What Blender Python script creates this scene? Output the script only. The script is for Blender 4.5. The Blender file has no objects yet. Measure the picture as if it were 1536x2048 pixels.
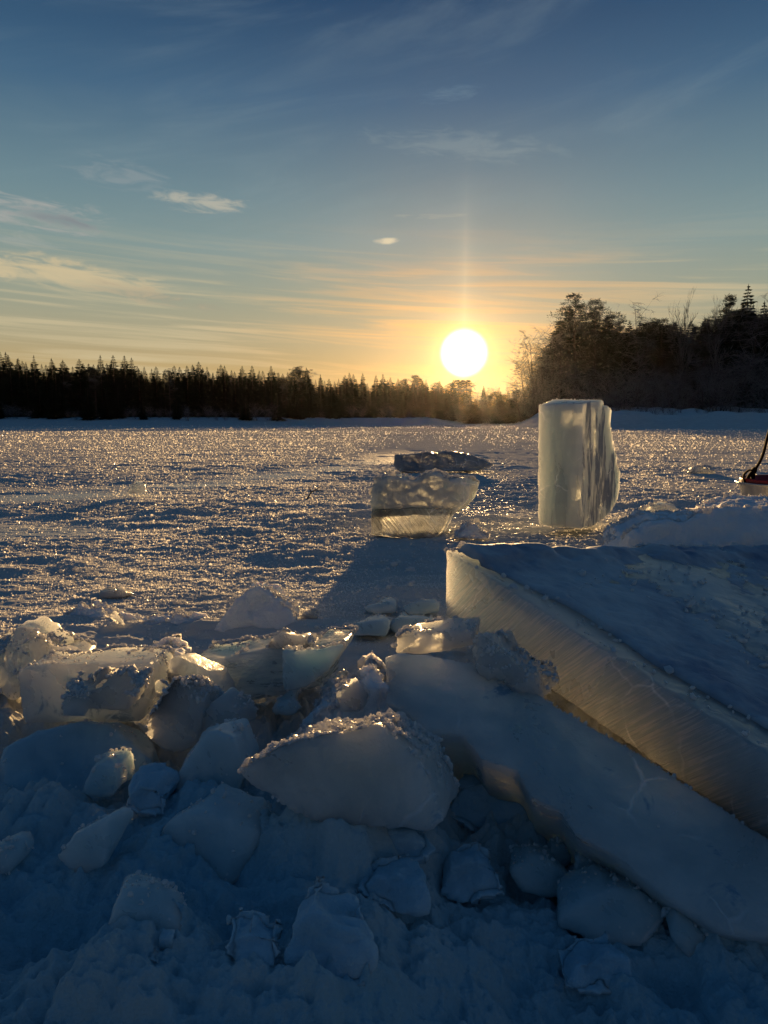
import bpy, bmesh, math, random
import numpy as np
from mathutils import Vector, Matrix

# ------------------------------------------------------------------ scene, camera, light
sc = bpy.context.scene
col = sc.collection
W0, H0 = 1536.0, 2048.0
F = 1462.0                       # focal length in photo pixels
PITCH = math.atan(181.0 / F)     # camera looks slightly down
CAM_H = 0.52
CP, SP = math.cos(PITCH), math.sin(PITCH)

cam_d = bpy.data.cameras.new("camera")
cam = bpy.data.objects.new("camera", cam_d)
col.objects.link(cam)
cam_d.sensor_fit = 'VERTICAL'
cam_d.sensor_height = 36.0
cam_d.lens = F / H0 * 36.0
cam_d.clip_start = 0.02
cam_d.clip_end = 4000
cam.location = (0, 0, CAM_H)
cam.rotation_euler = (math.pi / 2 - PITCH, 0, 0)
sc.camera = cam

def ray(u, v):
    a, b = (u - W0 / 2) / F, (H0 / 2 - v) / F
    return np.array((a, CP + b * SP, -SP + b * CP))

def at(u, v, Y):                 # point seen at photo pixel (u, v), Y metres away
    d = ray(u, v)
    return np.array((0, 0, CAM_H)) + d * (Y / d[1])

def azel(u, v):
    d = ray(u, v)
    return math.degrees(math.atan2(d[0], d[1])), math.degrees(math.atan2(d[2], math.hypot(d[0], d[1])))

SUN_AZ, SUN_EL = azel(928, 706)
_d = ray(928, 706); SUN = _d / np.linalg.norm(_d)

sun_d = bpy.data.lights.new("sun", 'SUN')
sun_d.energy = 5.0
sun_d.angle = math.radians(0.6)
sun_d.color = (1.0, 0.61, 0.25)
sun = bpy.data.objects.new("sun", sun_d)
col.objects.link(sun)
sun.rotation_euler = Vector(SUN).to_track_quat('Z', 'Y').to_euler()

sc.view_settings.view_transform = 'Standard'
sc.view_settings.look = 'None'
sc.view_settings.gamma = 1
sc.view_settings.exposure = 0.7
sc.render.engine = 'CYCLES'
sc.cycles.use_denoising = True
sc.cycles.max_bounces = 8
sc.cycles.diffuse_bounces = 4
sc.cycles.glossy_bounces = 3
sc.cycles.transmission_bounces = 6
sc.cycles.transparent_max_bounces = 12
sc.cycles.volume_bounces = 0
sc.cycles.caustics_reflective = False
sc.cycles.caustics_refractive = False
sc.cycles.sample_clamp_indirect = 4.0

def lin(r, g, b):
    f = lambda c: c / 12.92 if c <= 0.04045 else ((c + 0.055) / 1.055) ** 2.4
    return (f(r / 255), f(g / 255), f(b / 255))

class NT:                        # small helper to write node trees
    def __init__(s, tree): s.t = tree; s.n = tree.nodes; s.l = tree.links
    def new(s, kind, **kw):
        n = s.n.new(kind)
        for k, v in kw.items(): setattr(n, k, v)
        return n
    def put(s, sock, v):
        if isinstance(v, bpy.types.NodeSocket): s.l.new(v, sock)
        elif v is not None:
            if hasattr(sock.default_value, '__len__') and not hasattr(v, '__len__'): v = (v,) * len(sock.default_value)
            if hasattr(v, '__len__') and hasattr(sock.default_value, '__len__') and len(sock.default_value) == 4 and len(v) == 3: v = tuple(v) + (1,)
            sock.default_value = v
    def m(s, op, a, b=None, c=None, clamp=False):
        n = s.new('ShaderNodeMath', operation=op, use_clamp=clamp)
        for i, v in enumerate((a, b, c)):
            if v is not None: s.put(n.inputs[i], v)
        return n.outputs[0]
    def vm(s, op, a, b=None):
        n = s.new('ShaderNodeVectorMath', operation=op)
        s.put(n.inputs[0], a)
        if b is not None: s.put(n.inputs[1], b)
        return n.outputs[1] if op in ('DOT_PRODUCT', 'LENGTH') else n.outputs[0]
    def ss(s, x, a, b, lo=0.0, hi=1.0):
        n = s.new('ShaderNodeMapRange', interpolation_type='SMOOTHSTEP')
        for i, v in enumerate((x, a, b, lo, hi)): s.put(n.inputs[i], v)
        return n.outputs[0]
    def mix(s, f, a, b, mode='MIX'):
        n = s.new('ShaderNodeMix', data_type='RGBA', blend_type=mode)
        s.put(n.inputs[0], f); s.put(n.inputs[6], a); s.put(n.inputs[7], b)
        return n.outputs[2]
    def noise(s, vec, scale, detail=4, rough=0.55, dist=0.0):
        n = s.new('ShaderNodeTexNoise')
        if vec is not None: s.put(n.inputs['Vector'], vec)
        n.inputs['Scale'].default_value = scale; n.inputs['Detail'].default_value = detail
        n.inputs['Roughness'].default_value = rough; n.inputs['Distortion'].default_value = dist
        return n.outputs[0]
    def comb(s, x, y, z):
        n = s.new('ShaderNodeCombineXYZ')
        for i, v in enumerate((x, y, z)): s.put(n.inputs[i], v)
        return n.outputs[0]
    def mapv(s, vec, scale=(1, 1, 1), rot=(0, 0, 0)):
        n = s.new('ShaderNodeMapping'); s.put(n.inputs[0], vec)
        n.inputs['Scale'].default_value = scale; n.inputs['Rotation'].default_value = rot
        return n.outputs[0]
    def ramp(s, f, stops):
        n = s.new('ShaderNodeValToRGB'); s.put(n.inputs[0], f)
        e = n.color_ramp.elements
        while len(e) < len(stops): e.new(0.5)
        for el, (p, c) in zip(e, stops): el.position = p; el.color = tuple(c) + (1,)
        return n.outputs[0]

def build_world():
    w = bpy.data.worlds.new("World"); sc.world = w; w.use_nodes = True
    w.node_tree.nodes.clear(); N = NT(w.node_tree)
    d = N.new('ShaderNodeTexCoord').outputs['Generated']
    d = N.vm('NORMALIZE', d)
    sx = N.new('ShaderNodeSeparateXYZ'); N.l.new(d, sx.inputs[0])
    x, y, z = sx.outputs
    deg = 180 / math.pi
    az = N.m('MULTIPLY', N.m('ARCTAN2', x, y), deg)
    el = N.m('MULTIPLY', N.m('ARCSINE', z), deg)
    th = N.m('MULTIPLY', N.m('ARCCOSINE', N.m('MINIMUM', N.vm('DOT_PRODUCT', d, tuple(SUN)), 0.999999)), deg)
    fe = N.m('DIVIDE', N.m('ADD', el, 5.0), 95.0, clamp=True)
    E = lambda e: (e + 5.0) / 95.0
    sunside = N.ramp(fe, [(E(-5), lin(14, 20, 26)), (E(-1.5), lin(40, 42, 40)), (E(1), lin(176, 146, 98)), (E(4), lin(182, 158, 112)), (E(6.2), lin(168, 160, 130)),
                          (E(9.1), lin(148, 155, 138)), (E(12.7), lin(124, 147, 147)), (E(16), lin(106, 134, 144)),
                          (E(22.3), lin(62, 98, 128)), (E(28), lin(30, 68, 104)), (E(45), lin(14, 54, 90)), (E(90), lin(8, 42, 76))])
    anti = N.ramp(fe, [(E(-5), lin(6, 22, 40)), (E(3), lin(28, 58, 86)), (E(12), lin(22, 62, 94)), (E(30), lin(14, 54, 88)), (E(90), lin(8, 42, 76))])
    dz = N.m('ABSOLUTE', N.m('SUBTRACT', az, SUN_AZ))
    wa = N.ss(dz, 32.0, 85.0)
    base = N.mix(wa, sunside, anti)
    # thin streaked veil clouds, wind-drawn along the horizon
    p = N.comb(N.m('MULTIPLY', az, 0.034), N.m('ADD', N.m('MULTIPLY', el, 0.85), N.m('MULTIPLY', az, 0.045)), 0.0)
    n1 = N.noise(p, 1.3, 7, 0.6, 0.9)
    p2 = N.comb(N.m('MULTIPLY', az, 0.03), N.m('SUBTRACT', N.m('MULTIPLY', el, 0.16), N.m('MULTIPLY', az, 0.03)), 3.7)
    n2 = N.noise(p2, 1.6, 8, 0.62, 0.6)
    p3 = N.comb(N.m('MULTIPLY', az, 0.30), N.m('ADD', N.m('MULTIPLY', el, 1.35), N.m('MULTIPLY', az, 0.10)), 9.1)
    n3 = N.noise(p3, 1.0, 10, 0.66, 1.0)
    low = N.m('MULTIPLY', N.ss(el, 15.0, 7.5), N.ss(el, 0.5, 3.5))
    veil = N.m('MULTIPLY', N.ss(n1, 0.42, 0.70), low)
    warm = N.ss(th, 22.0, 3.0)
    veilcol = N.mix(warm, lin(206, 190, 152), lin(240, 180, 108))
    c = N.mix(N.m('MULTIPLY', veil, 0.70), base, veilcol)
    hi = N.m('MULTIPLY', N.ss(n2, 0.46, 0.80), N.ss(el, 8.0, 14.0))
    c = N.mix(N.m('MULTIPLY', hi, 0.20), c, lin(150, 168, 172))
    # single clouds: (pixel centre, half width deg, half height deg, slope, strength, colour)
    for (u, v, wa_, we_, sl, st, cc, thr) in (
            (60, 425, 6.0, 1.35, -0.06, 0.95, lin(162, 164, 160), 0.40),
            (110, 437, 3.6, 0.55, -0.10, 0.7, lin(108, 120, 130), 0.40),
            (20, 478, 3.6, 0.75, -0.02, 0.5, lin(165, 168, 160), 0.42),
            (395, 404, 3.9, 0.85, 0.0, 0.75, lin(186, 182, 165), 0.38),
            (250, 350, 4.4, 1.1, -0.08, 0.34, lin(160, 165, 165), 0.40),
            (130, 548, 9.5, 1.15, -0.13, 0.85, lin(206, 188, 150), 0.36),
            (300, 590, 6.0, 0.7, -0.10, 0.45, lin(150, 142, 128), 0.38),
            (768, 482, 1.1, 0.26, 0.03, 0.85, lin(220, 208, 175), 0.30),
            (870, 432, 4.0, 0.22, 0.0, 0.35, lin(190, 185, 160), 0.40),
            (900, 188, 2.6, 0.5, 0.14, 0.30, lin(120, 145, 160), 0.36),
            (930, 290, 8.5, 1.2, -0.10, 0.26, lin(150, 165, 165), 0.38)):
        a0, e0 = azel(u, v)
        da = N.m('SUBTRACT', az, a0)
        de = N.m('SUBTRACT', N.m('SUBTRACT', el, e0), N.m('MULTIPLY', da, sl))
        q = N.m('ADD', N.m('POWER', N.m('DIVIDE', N.m('ABSOLUTE', da), wa_), 2.0), N.m('POWER', N.m('DIVIDE', N.m('ABSOLUTE', de), we_), 2.0))
        k = N.ss(N.m('SUBTRACT', n3, N.m('MULTIPLY', q, 0.22)), thr - 0.08, thr + 0.22)
        c = N.mix(N.m('MULTIPLY', k, st), c, cc)
    # aureole and the over-exposed sun itself
    def expo(t, s, a, colr):
        e = N.m('MULTIPLY', N.m('EXPONENT', N.m('DIVIDE', t, -s)), a)
        return N.vm('MULTIPLY', N.comb(e, e, e), colr)
    au = N.vm('ADD', expo(th, 5.6, 0.29, (1.0, 0.30, 0.0)), expo(th, 0.8, 5.0, (1.0, 0.60, 0.16)))
    pil = N.m('MULTIPLY', N.m('EXPONENT', N.m('DIVIDE', dz, -0.55)), N.m('MULTIPLY', N.ss(el, 20.0, 6.0), 0.17))
    au = N.vm('ADD', au, N.vm('MULTIPLY', N.comb(pil, pil, pil), (1.0, 0.75, 0.4)))
    disc = N.m('MULTIPLY', N.ss(th, 1.98, 1.0), 3.0)
    au = N.vm('ADD', au, N.comb(disc, disc, disc))
    c = N.vm('ADD', c, au)
    sky = N.new('ShaderNodeTexSky', sky_type='NISHITA', sun_disc=False)
    sky.sun_elevation = math.radians(SUN_EL); sky.sun_rotation = math.radians(SUN_AZ)
    sky.air_density = 1.2; sky.dust_density = 0.6
    mixd = N.mix(0.03, N.vm('SCALE', c), sky.outputs[0])
    sc_n = [n for n in N.n if n.bl_idname == 'ShaderNodeVectorMath' and n.operation == 'SCALE'][0]
    sc_n.inputs['Scale'].default_value = 6.15
    bg = N.new('ShaderNodeBackground'); bg.inputs[1].default_value = 0.1
    N.l.new(mixd, bg.inputs[0])
    out = N.new('ShaderNodeOutputWorld'); N.l.new(bg.outputs[0], out.inputs[0])
build_world()

# ------------------------------------------------------------------ helpers
def tag(o, label=None, cat=None, group=None, kind=None):
    if label: o['label'] = label
    if cat: o['category'] = cat
    if group: o['group'] = group
    if kind: o['kind'] = kind
    return o

def empty(name, loc, label, cat, group=None, rz=0):
    o = bpy.data.objects.new(name, None); o.empty_display_size = 0.1
    o.location = tuple(loc); o.rotation_euler = (0, 0, rz); col.objects.link(o)
    return tag(o, label, cat, group)

def mesh_np(name, V, Fs, mat=None, smooth=True):
    V = np.asarray(V, dtype=np.float64)
    me = bpy.data.meshes.new(name)
    if isinstance(Fs, np.ndarray):
        k = Fs.shape[1]
        me.vertices.add(len(V)); me.vertices.foreach_set('co', V.astype(np.float32).ravel())
        me.loops.add(Fs.size); me.loops.foreach_set('vertex_index', Fs.astype(np.int32).ravel())
        me.polygons.add(len(Fs)); me.polygons.foreach_set('loop_start', np.arange(0, Fs.size, k, dtype=np.int32))
        me.update(calc_edges=True)
    else:
        me.from_pydata([tuple(p) for p in V], [], [tuple(int(i) for i in f) for f in Fs]); me.update()
    me.polygons.foreach_set('use_smooth', np.full(len(me.polygons), smooth, dtype=bool))
    if mat: me.materials.append(mat)
    return me

def link(name, me, parent=None, loc=None):
    o = bpy.data.objects.new(name, me); col.objects.link(o)
    if parent is not None: o.parent = parent
    if loc is not None: o.location = tuple(loc)
    return o

def _h(ix, iy, iz, seed):
    h = (ix.astype(np.int64) * 374761393 + iy.astype(np.int64) * 668265263 + iz.astype(np.int64) * 2147483647 + seed * 974634777) & 0xffffffff
    h = ((h ^ (h >> 13)) * 1274126177) & 0xffffffff
    h = ((h ^ (h >> 16)) * 2246822519) & 0xffffffff
    return ((h ^ (h >> 15)) & 0xffffff) / float(0xffffff)

def vnoise(P, seed=0):           # smooth value noise, about -1..1
    I = np.floor(P).astype(np.int64); f = P - I
    f = f * f * f * (f * (f * 6 - 15) + 10)
    x, y, z = I[:, 0], I[:, 1], I[:, 2]; r = 0
    for a in (0, 1):
        wx = f[:, 0] if a else 1 - f[:, 0]
        for b in (0, 1):
            wy = f[:, 1] if b else 1 - f[:, 1]
            for c in (0, 1):
                wz = f[:, 2] if c else 1 - f[:, 2]
                r = r + wx * wy * wz * _h(x + a, y + b, z + c, seed)
    return r * 2 - 1

def fbm(P, oct=4, seed=0, gain=0.5, lac=2.03, mode=0):
    r = 0; a = 1.0; P = P.copy()
    for k in range(oct):
        n = vnoise(P, seed + k * 17)
        if mode == 1: n = 1 - 2 * np.abs(n)      # ridged
        if mode == 2: n = 2 * np.abs(n) - 1      # billowed
        r = r + a * n; a *= gain; P = P * lac + 11.3
    return r

def sstep(a, b, x):
    t = np.clip((x - a) / (b - a), 0, 1); return t * t * (3 - 2 * t)

# ------------------------------------------------------------------ materials
def new_mat(name):
    m = bpy.data.materials.new(name); m.use_nodes = True; m.node_tree.nodes.clear()
    N = NT(m.node_tree); out = N.new('ShaderNodeOutputMaterial')
    return m, N, out

def obj_co(N): return N.new('ShaderNodeTexCoord').outputs['Object']
def pos_co(N): return N.new('ShaderNodeNewGeometry').outputs['Position']

def bump(N, h, strength, dist, normal=None):
    b = N.new('ShaderNodeBump'); b.inputs['Strength'].default_value = strength; b.inputs['Distance'].default_value = dist
    N.put(b.inputs['Height'], h)
    if normal is not None: N.l.new(normal, b.inputs['Normal'])
    return b.outputs[0]

def snow_ground_mat():
    m, N, out = new_mat('river_snow')
    p = pos_co(N)
    at_ = N.new('ShaderNodeAttribute', attribute_name='smooth_ice').outputs['Fac']
    n1 = N.noise(p, 60, 6, 0.65); n2 = N.noise(p, 300, 3, 0.6)
    h = N.m('ADD', n1, N.m('MULTIPLY', n2, 0.45))
    nb = bump(N, h, 0.8, 0.006)
    big = N.noise(p, 2.2, 4)
    c = N.mix(N.ss(big, 0.3, 0.7), (0.62, 0.62, 0.59), (0.72, 0.71, 0.67))
    c = N.mix(N.m('MULTIPLY', at_, 0.75), c, (0.42, 0.55, 0.62))
    shade_tint = N.new('ShaderNodeAttribute', attribute_name='shade_tint').outputs['Fac']
    c = N.mix(N.m('MULTIPLY', shade_tint, 0.9), c, (0.30, 0.52, 0.62))   # foreground shade tinted into the snow: darker and bluer towards the camera
    b = N.new('ShaderNodeBsdfPrincipled')
    N.put(b.inputs['Base Color'], c)
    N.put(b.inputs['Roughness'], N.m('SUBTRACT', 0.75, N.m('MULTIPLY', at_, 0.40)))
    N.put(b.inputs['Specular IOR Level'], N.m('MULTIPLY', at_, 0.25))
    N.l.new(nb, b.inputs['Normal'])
    # ice crystals: tiny mirror facets with a random tilt of their own
    vo = N.new('ShaderNodeTexVoronoi'); N.put(vo.inputs['Vector'], p); vo.inputs['Scale'].default_value = 260
    tilt = N.vm('ADD', N.vm('MULTIPLY', N.vm('SUBTRACT', vo.outputs['Color'], (0.5, 0.5, 0.5)), (1.5, 1.5, 0.6)), (0, 0, 0.75))
    g = N.new('ShaderNodeBsdfAnisotropic'); g.inputs['Roughness'].default_value = 0.30
    g.inputs['Color'].default_value = (0.9, 0.92, 0.95, 1)
    N.l.new(N.vm('NORMALIZE', tilt), g.inputs['Normal'])
    sep = N.new('ShaderNodeSeparateColor'); N.l.new(vo.outputs['Color'], sep.inputs[0])
    f = N.m('MULTIPLY', N.ss(sep.outputs[2], 0.80, 0.95), N.ss(N.vm('LENGTH', p), 12.0, 4.0, 0.0, 0.09))
    mx = N.new('ShaderNodeMixShader'); N.l.new(f, mx.inputs[0]); N.l.new(b.outputs[0], mx.inputs[1]); N.l.new(g.outputs[0], mx.inputs[2])
    N.l.new(mx.outputs[0], out.inputs[0])
    return m

def frost_mat(name='frost', trans=0.45):
    m, N, out = new_mat(name)
    d = N.new('ShaderNodeBsdfDiffuse'); d.inputs[0].default_value = (0.88, 0.89, 0.9, 1)
    t = N.new('ShaderNodeBsdfTranslucent'); t.inputs[0].default_value = (0.92, 0.90, 0.86, 1)
    g = N.new('ShaderNodeBsdfAnisotropic'); g.inputs['Roughness'].default_value = 0.3
    mx = N.new('ShaderNodeMixShader'); mx.inputs[0].default_value = trans
    N.l.new(d.outputs[0], mx.inputs[1]); N.l.new(t.outputs[0], mx.inputs[2])
    m2 = N.new('ShaderNodeMixShader'); m2.inputs[0].default_value = 0.08
    N.l.new(mx.outputs[0], m2.inputs[1]); N.l.new(g.outputs[0], m2.inputs[2])
    N.l.new(m2.outputs[0], out.inputs[0])
    return m

def packed_snow_mat(name='packed_snow', rad=0.02, c1=(0.80, 0.84, 0.88), c2=(0.88, 0.89, 0.90)):
    m, N, out = new_mat(name)
    p = obj_co(N)
    h = N.m('ADD', N.noise(p, 45, 5, 0.65), N.m('MULTIPLY', N.noise(p, 220, 3, 0.6), 0.4))
    b = N.new('ShaderNodeBsdfPrincipled')
    N.put(b.inputs['Base Color'], N.mix(N.ss(N.noise(p, 9, 4), 0.35, 0.7), c1, c2))
    b.inputs['Roughness'].default_value = 0.65; b.inputs['Specular IOR Level'].default_value = 0.3
    b.inputs['Subsurface Weight'].default_value = 0.9; b.inputs['Subsurface Scale'].default_value = 1.0
    b.inputs['Subsurface Radius'].default_value = (rad * 1.1, rad, rad * 0.95)
    N.l.new(bump(N, h, 0.9, 0.005), b.inputs['Normal'])
    N.l.new(b.outputs[0], out.inputs[0])
    return m

def ice_mat(name, c1=(0.80, 0.84, 0.80), c2=(0.62, 0.72, 0.74), rad=0.16, rough=0.28, streak=None, saw=None, patch=None, bstr=0.5, cloud=5.0, face=None, clear=0.28, flaws=0.8):
    m, N, out = new_mat(name)
    p = obj_co(N)
    q = p if streak is None else N.mapv(p, streak)
    n = N.noise(q, cloud, 5, 0.62, 0.4); clear_k = 1.0
    c = N.mix(N.ss(n, 0.36, 0.66), c2, c1)
    if patch is not None:        # clear, dark windows in the frosted skin
        pm, pc, t0, t1 = patch
        pf = N.ss(N.noise(N.mapv(p, pm), 1.0, 5, 0.6, 0.6), t0, t1)
        if face is not None:     # only on the face that looks this way
            pf = N.m('MULTIPLY', pf, N.ss(N.vm('DOT_PRODUCT', N.new('ShaderNodeNewGeometry').outputs['True Normal'], face), 0.6, 0.85))
        c = N.mix(pf, c, pc); clear_k = N.m('SUBTRACT', 1.0, N.m('MULTIPLY', pf, 0.8))
    # fracture planes and trapped bubbles
    wob = N.vm('ADD', p, N.vm('MULTIPLY', N.comb(N.noise(p, 8, 3), N.noise(p, 9.3, 3), N.noise(p, 7.1, 3)), (0.09, 0.09, 0.09)))
    vc = N.new('ShaderNodeTexVoronoi', feature='DISTANCE_TO_EDGE'); N.put(vc.inputs['Vector'], wob); vc.inputs['Scale'].default_value = 8.0
    crack = N.m('MULTIPLY', N.ss(vc.outputs['Distance'], 0.030, 0.0), N.ss(N.noise(p, 5.0, 3), 0.50, 0.62))
    vb = N.new('ShaderNodeTexVoronoi'); N.put(vb.inputs['Vector'], p); vb.inputs['Scale'].default_value = 95.0
    bub = N.m('MULTIPLY', N.ss(vb.outputs['Distance'], 0.22, 0.10), N.ss(N.noise(p, 6.5, 3), 0.50, 0.66))
    flaw = N.m('MULTIPLY', N.m('MAXIMUM', crack, N.m('MULTIPLY', bub, 0.8)), flaws)
    c = N.mix(flaw, c, (0.95, 0.95, 0.93))
    h = N.m('ADD', N.m('ADD', N.noise(q, 22, 5, 0.6), N.m('MULTIPLY', N.noise(p, 130, 3, 0.6), 0.30)), N.m('MULTIPLY', crack, -0.35))
    nb = bump(N, h, min(1.0, bstr), 0.006 * max(1.0, bstr))
    if saw is not None:          # straight scratches the saw left
        ve, va, freq, amt = saw
        sx = N.noise(N.comb(N.m('MULTIPLY', N.vm('DOT_PRODUCT', p, ve), freq), N.m('MULTIPLY', N.vm('DOT_PRODUCT', p, va), 7.0), 0.0), 1.0, 3, 0.7, 0.15)
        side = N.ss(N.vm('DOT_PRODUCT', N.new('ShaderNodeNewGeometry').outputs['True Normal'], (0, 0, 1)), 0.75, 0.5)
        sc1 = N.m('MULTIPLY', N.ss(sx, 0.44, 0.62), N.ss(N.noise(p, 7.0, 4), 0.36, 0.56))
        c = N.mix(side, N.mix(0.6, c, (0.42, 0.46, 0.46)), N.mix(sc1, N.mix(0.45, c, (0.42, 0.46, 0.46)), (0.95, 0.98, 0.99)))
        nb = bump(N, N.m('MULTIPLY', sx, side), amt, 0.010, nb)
    b = N.new('ShaderNodeBsdfPrincipled')
    N.put(b.inputs['Base Color'], c)
    N.put(b.inputs['Roughness'], N.ss(n, 0.3, 0.7, rough * 0.7, rough * 1.5))
    b.inputs['IOR'].default_value = 1.31
    N.put(b.inputs['Transmission Weight'], N.m('MULTIPLY', N.ss(n, 0.3, 0.7, clear * 1.5, clear * 0.6), N.m('MULTIPLY', N.m('SUBTRACT', 1.0, flaw), clear_k)))
    b.inputs['Subsurface Weight'].default_value = 1.0; b.inputs['Subsurface Scale'].default_value = 1.0
    b.inputs['Subsurface Radius'].default_value = (rad * 0.94, rad * 1.02, rad * 1.08)
    N.l.new(nb, b.inputs['Normal'])
    N.l.new(b.outputs[0], out.inputs[0])
    return m

def plain_mat(name, c, rough=0.6, metal=0.0, var=0.25, scale=20, spec=0.5):
    m, N, out = new_mat(name)
    p = obj_co(N)
    b = N.new('ShaderNodeBsdfPrincipled')
    n = N.noise(p, scale, 5)
    N.put(b.inputs['Base Color'], N.mix(N.ss(n, 0.3, 0.7), tuple(v * (1 - var) for v in c), tuple(min(1, v * (1 + var)) for v in c)))
    b.inputs['Roughness'].default_value = rough; b.inputs['Metallic'].default_value = metal
    b.inputs['Specular IOR Level'].default_value = spec
    N.l.new(bump(N, n, 0.3, 0.01), b.inputs['Normal'])
    N.l.new(b.outputs[0], out.inputs[0])
    return m

def needle_mat(name, c, frost=0.0):
    m, N, out = new_mat(name)
    p = obj_co(N)
    n = N.noise(p, 1.3, 4)
    cc = N.mix(N.ss(n, 0.35, 0.7), tuple(v * 0.6 for v in c), c)
    if frost: cc = N.mix(N.m('MULTIPLY', N.ss(N.noise(p, 3.0, 4), 0.45, 0.7), frost), cc, (0.5, 0.52, 0.56))
    d = N.new('ShaderNodeBsdfDiffuse'); N.put(d.inputs[0], cc)
    t = N.new('ShaderNodeBsdfTranslucent'); N.put(t.inputs[0], cc)
    mx = N.new('ShaderNodeMixShader'); mx.inputs[0].default_value = 0.06
    N.l.new(d.outputs[0], mx.inputs[1]); N.l.new(t.outputs[0], mx.inputs[2]); N.l.new(mx.outputs[0], out.inputs[0])
    return m

M_GROUND = snow_ground_mat()
M_FROST = frost_mat()
M_SNOW = packed_snow_mat()
M_CRUST_SHADE = ice_mat('shade_blue_crust', (0.56, 0.58, 0.58), (0.20, 0.26, 0.36), rad=0.02, rough=0.62, cloud=4.5, clear=0.0, flaws=0.0)  # snow crust coloured dark blue to carry the shade on the slab top
M_ICE = ice_mat('river_ice')
M_SNOW_SHADE = packed_snow_mat('shade_blue_snow', 0.012, (0.34, 0.52, 0.62), (0.50, 0.64, 0.72))  # bluish copy of packed snow with the foreground shade in its colour
M_DULL = ice_mat('dull_blue_ice', (0.52, 0.66, 0.70), (0.34, 0.50, 0.58), rad=0.04, rough=0.55, clear=0.06)
M_ICE_SHADE = ice_mat('shaded_ice', (0.70, 0.80, 0.82), (0.45, 0.62, 0.68), rad=0.05, rough=0.30, clear=0.15)  # darker, bluer copy of the river ice, shade put into its colour
M_NEEDLE = needle_mat('spruce_needles', (0.030, 0.042, 0.028))
M_NEEDLE_P = needle_mat('pine_needles', (0.05, 0.055, 0.035), 0.35)
M_BARK = plain_mat('bark', (0.06, 0.045, 0.035), 0.9, scale=6)
M_TWIG = plain_mat('frosted_twigs', (0.20, 0.185, 0.18), 0.9, scale=2, var=0.5)

# ------------------------------------------------------------------ ground sheet
PIT = 0.13
def shore_left(x):               # depth of the far bank across the river
    return 98 + 0.22 * np.maximum(0, x + 45) + 10 * np.sin(x * 0.05)
def ground_h(x, y, fine=True):
    x = np.asarray(x, float); y = np.asarray(y, float)
    r = np.hypot(x, y)
    sm = smooth_ice(x, y)
    P = np.stack([x, y, 0 * x], 1)
    h = -PIT * sstep(1.55, 1.0, y) * sstep(-0.12, 0.22, x) * sstep(3.0, 1.0, r)
    near = sstep(1.75, 1.35, y) * sstep(2.6, 1.5, r)
    mid = sstep(60, 6, r)
    # wind-packed ridges, longer across the view
    big = fbm(P * np.array((0.55, 1.1, 1)), 4, 3)
    rough = fbm(P * np.array((8.0, 15.0, 1)), 4, 21, 0.62)
    grit = fbm(P * np.array((30.0, 42.0, 1)), 4, 41, 0.6)
    patch = sstep(-0.5, 0.6, vnoise(P * np.array((0.9, 1.6, 1)) + 5.1, 77))
    flat = 1 - 0.85 * sm
    h = h + 0.008 * big * mid + (0.0055 * rough * (0.45 + 0.8 * patch) + 0.0034 * grit * (0.6 + patch)) * flat * mid
    tuft = np.maximum(0, fbm(P * np.array((2.2, 4.2, 1)) + 2.7, 3, 91) - 0.35)
    h = h + 0.028 * tuft * flat * sstep(25, 4, r) * sstep(1.2, 1.8, r)
    far = sstep(10, 40, r)
    h = h + far * 0.05 * fbm(P * np.array((0.05, 0.12, 1)), 3, 8) + far * 0.025 * fbm(P * np.array((0.5, 0.9, 1)), 3, 18) * sstep(120, 40, r)
    # trampled and broken snow round the cut blocks
    if fine:
        lump = fbm(P * 9.0 + 3.3, 5, 51, 0.52, mode=2)
        crag = fbm(P * 26.0, 3, 61, 0.5, mode=1)
        h = h + near * ((0.014 + 0.014 * sstep(0.8, 1.2, r)) * lump + 0.005 * crag + 0.005 * fbm(P * 60, 3, 63))
        rub = sstep(2.35, 1.75, y - 0.25 * x) * sstep(1.2, 1.5, y) * sstep(0.5, 0.0, x)
        h = h + rub * 0.022 * np.maximum(0, fbm(P * np.array((6, 9, 1)) + 8.8, 4, 33, mode=0) + 0.1)
    # hollows where melt water shows
    for (hx, hy, hr, hd) in HOLES:
        h = h - hd * np.exp(-(((x - hx) / hr) ** 2 + ((y - hy) / (hr * 0.75)) ** 2))
    for (hx, hy, hr, hd) in HEAPS:
        h = h + 0.68 * hd * np.exp(-(((x - hx) / hr) ** 2 + ((y - hy) / (hr * 0.8)) ** 2))
    # banks
    yl = shore_left(x)
    aq = x / np.maximum(y, 1.0)
    gate = sstep(0.115, 0.06, aq)       # river bends away to the right of this
    h = h + gate * (1.1 * sstep(-6, 10, y - yl) + 4.0 * sstep(8, 120, y - yl))
    yr = 55 + 0.25 * np.maximum(0, 24 - x) ** 1.25
    gr = sstep(0.17, 0.235, aq)
    bank = 0.62 * sstep(-1, 5, y - yr) + 0.55 * sstep(9, 15, y - yr) + 0.7 * sstep(22, 60, y - yr) + 3.0 * sstep(40, 140, y - yr)
    bank = bank * (0.85 + 0.25 * np.sin(x * 0.33 + 0.7) + 0.12 * np.sin(x * 0.9)) + 0.35 * np.maximum(0, fbm(P * np.array((0.13, 0.35, 1)), 3, 71)) * sstep(0, 3, y - yr)
    h = h + gr * np.maximum(0, bank)
    h = h + (1 - gr) * (1 - gate) * (0.9 * sstep(158, 172, y) + 3.0 * sstep(172, 300, y))
    return h
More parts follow.
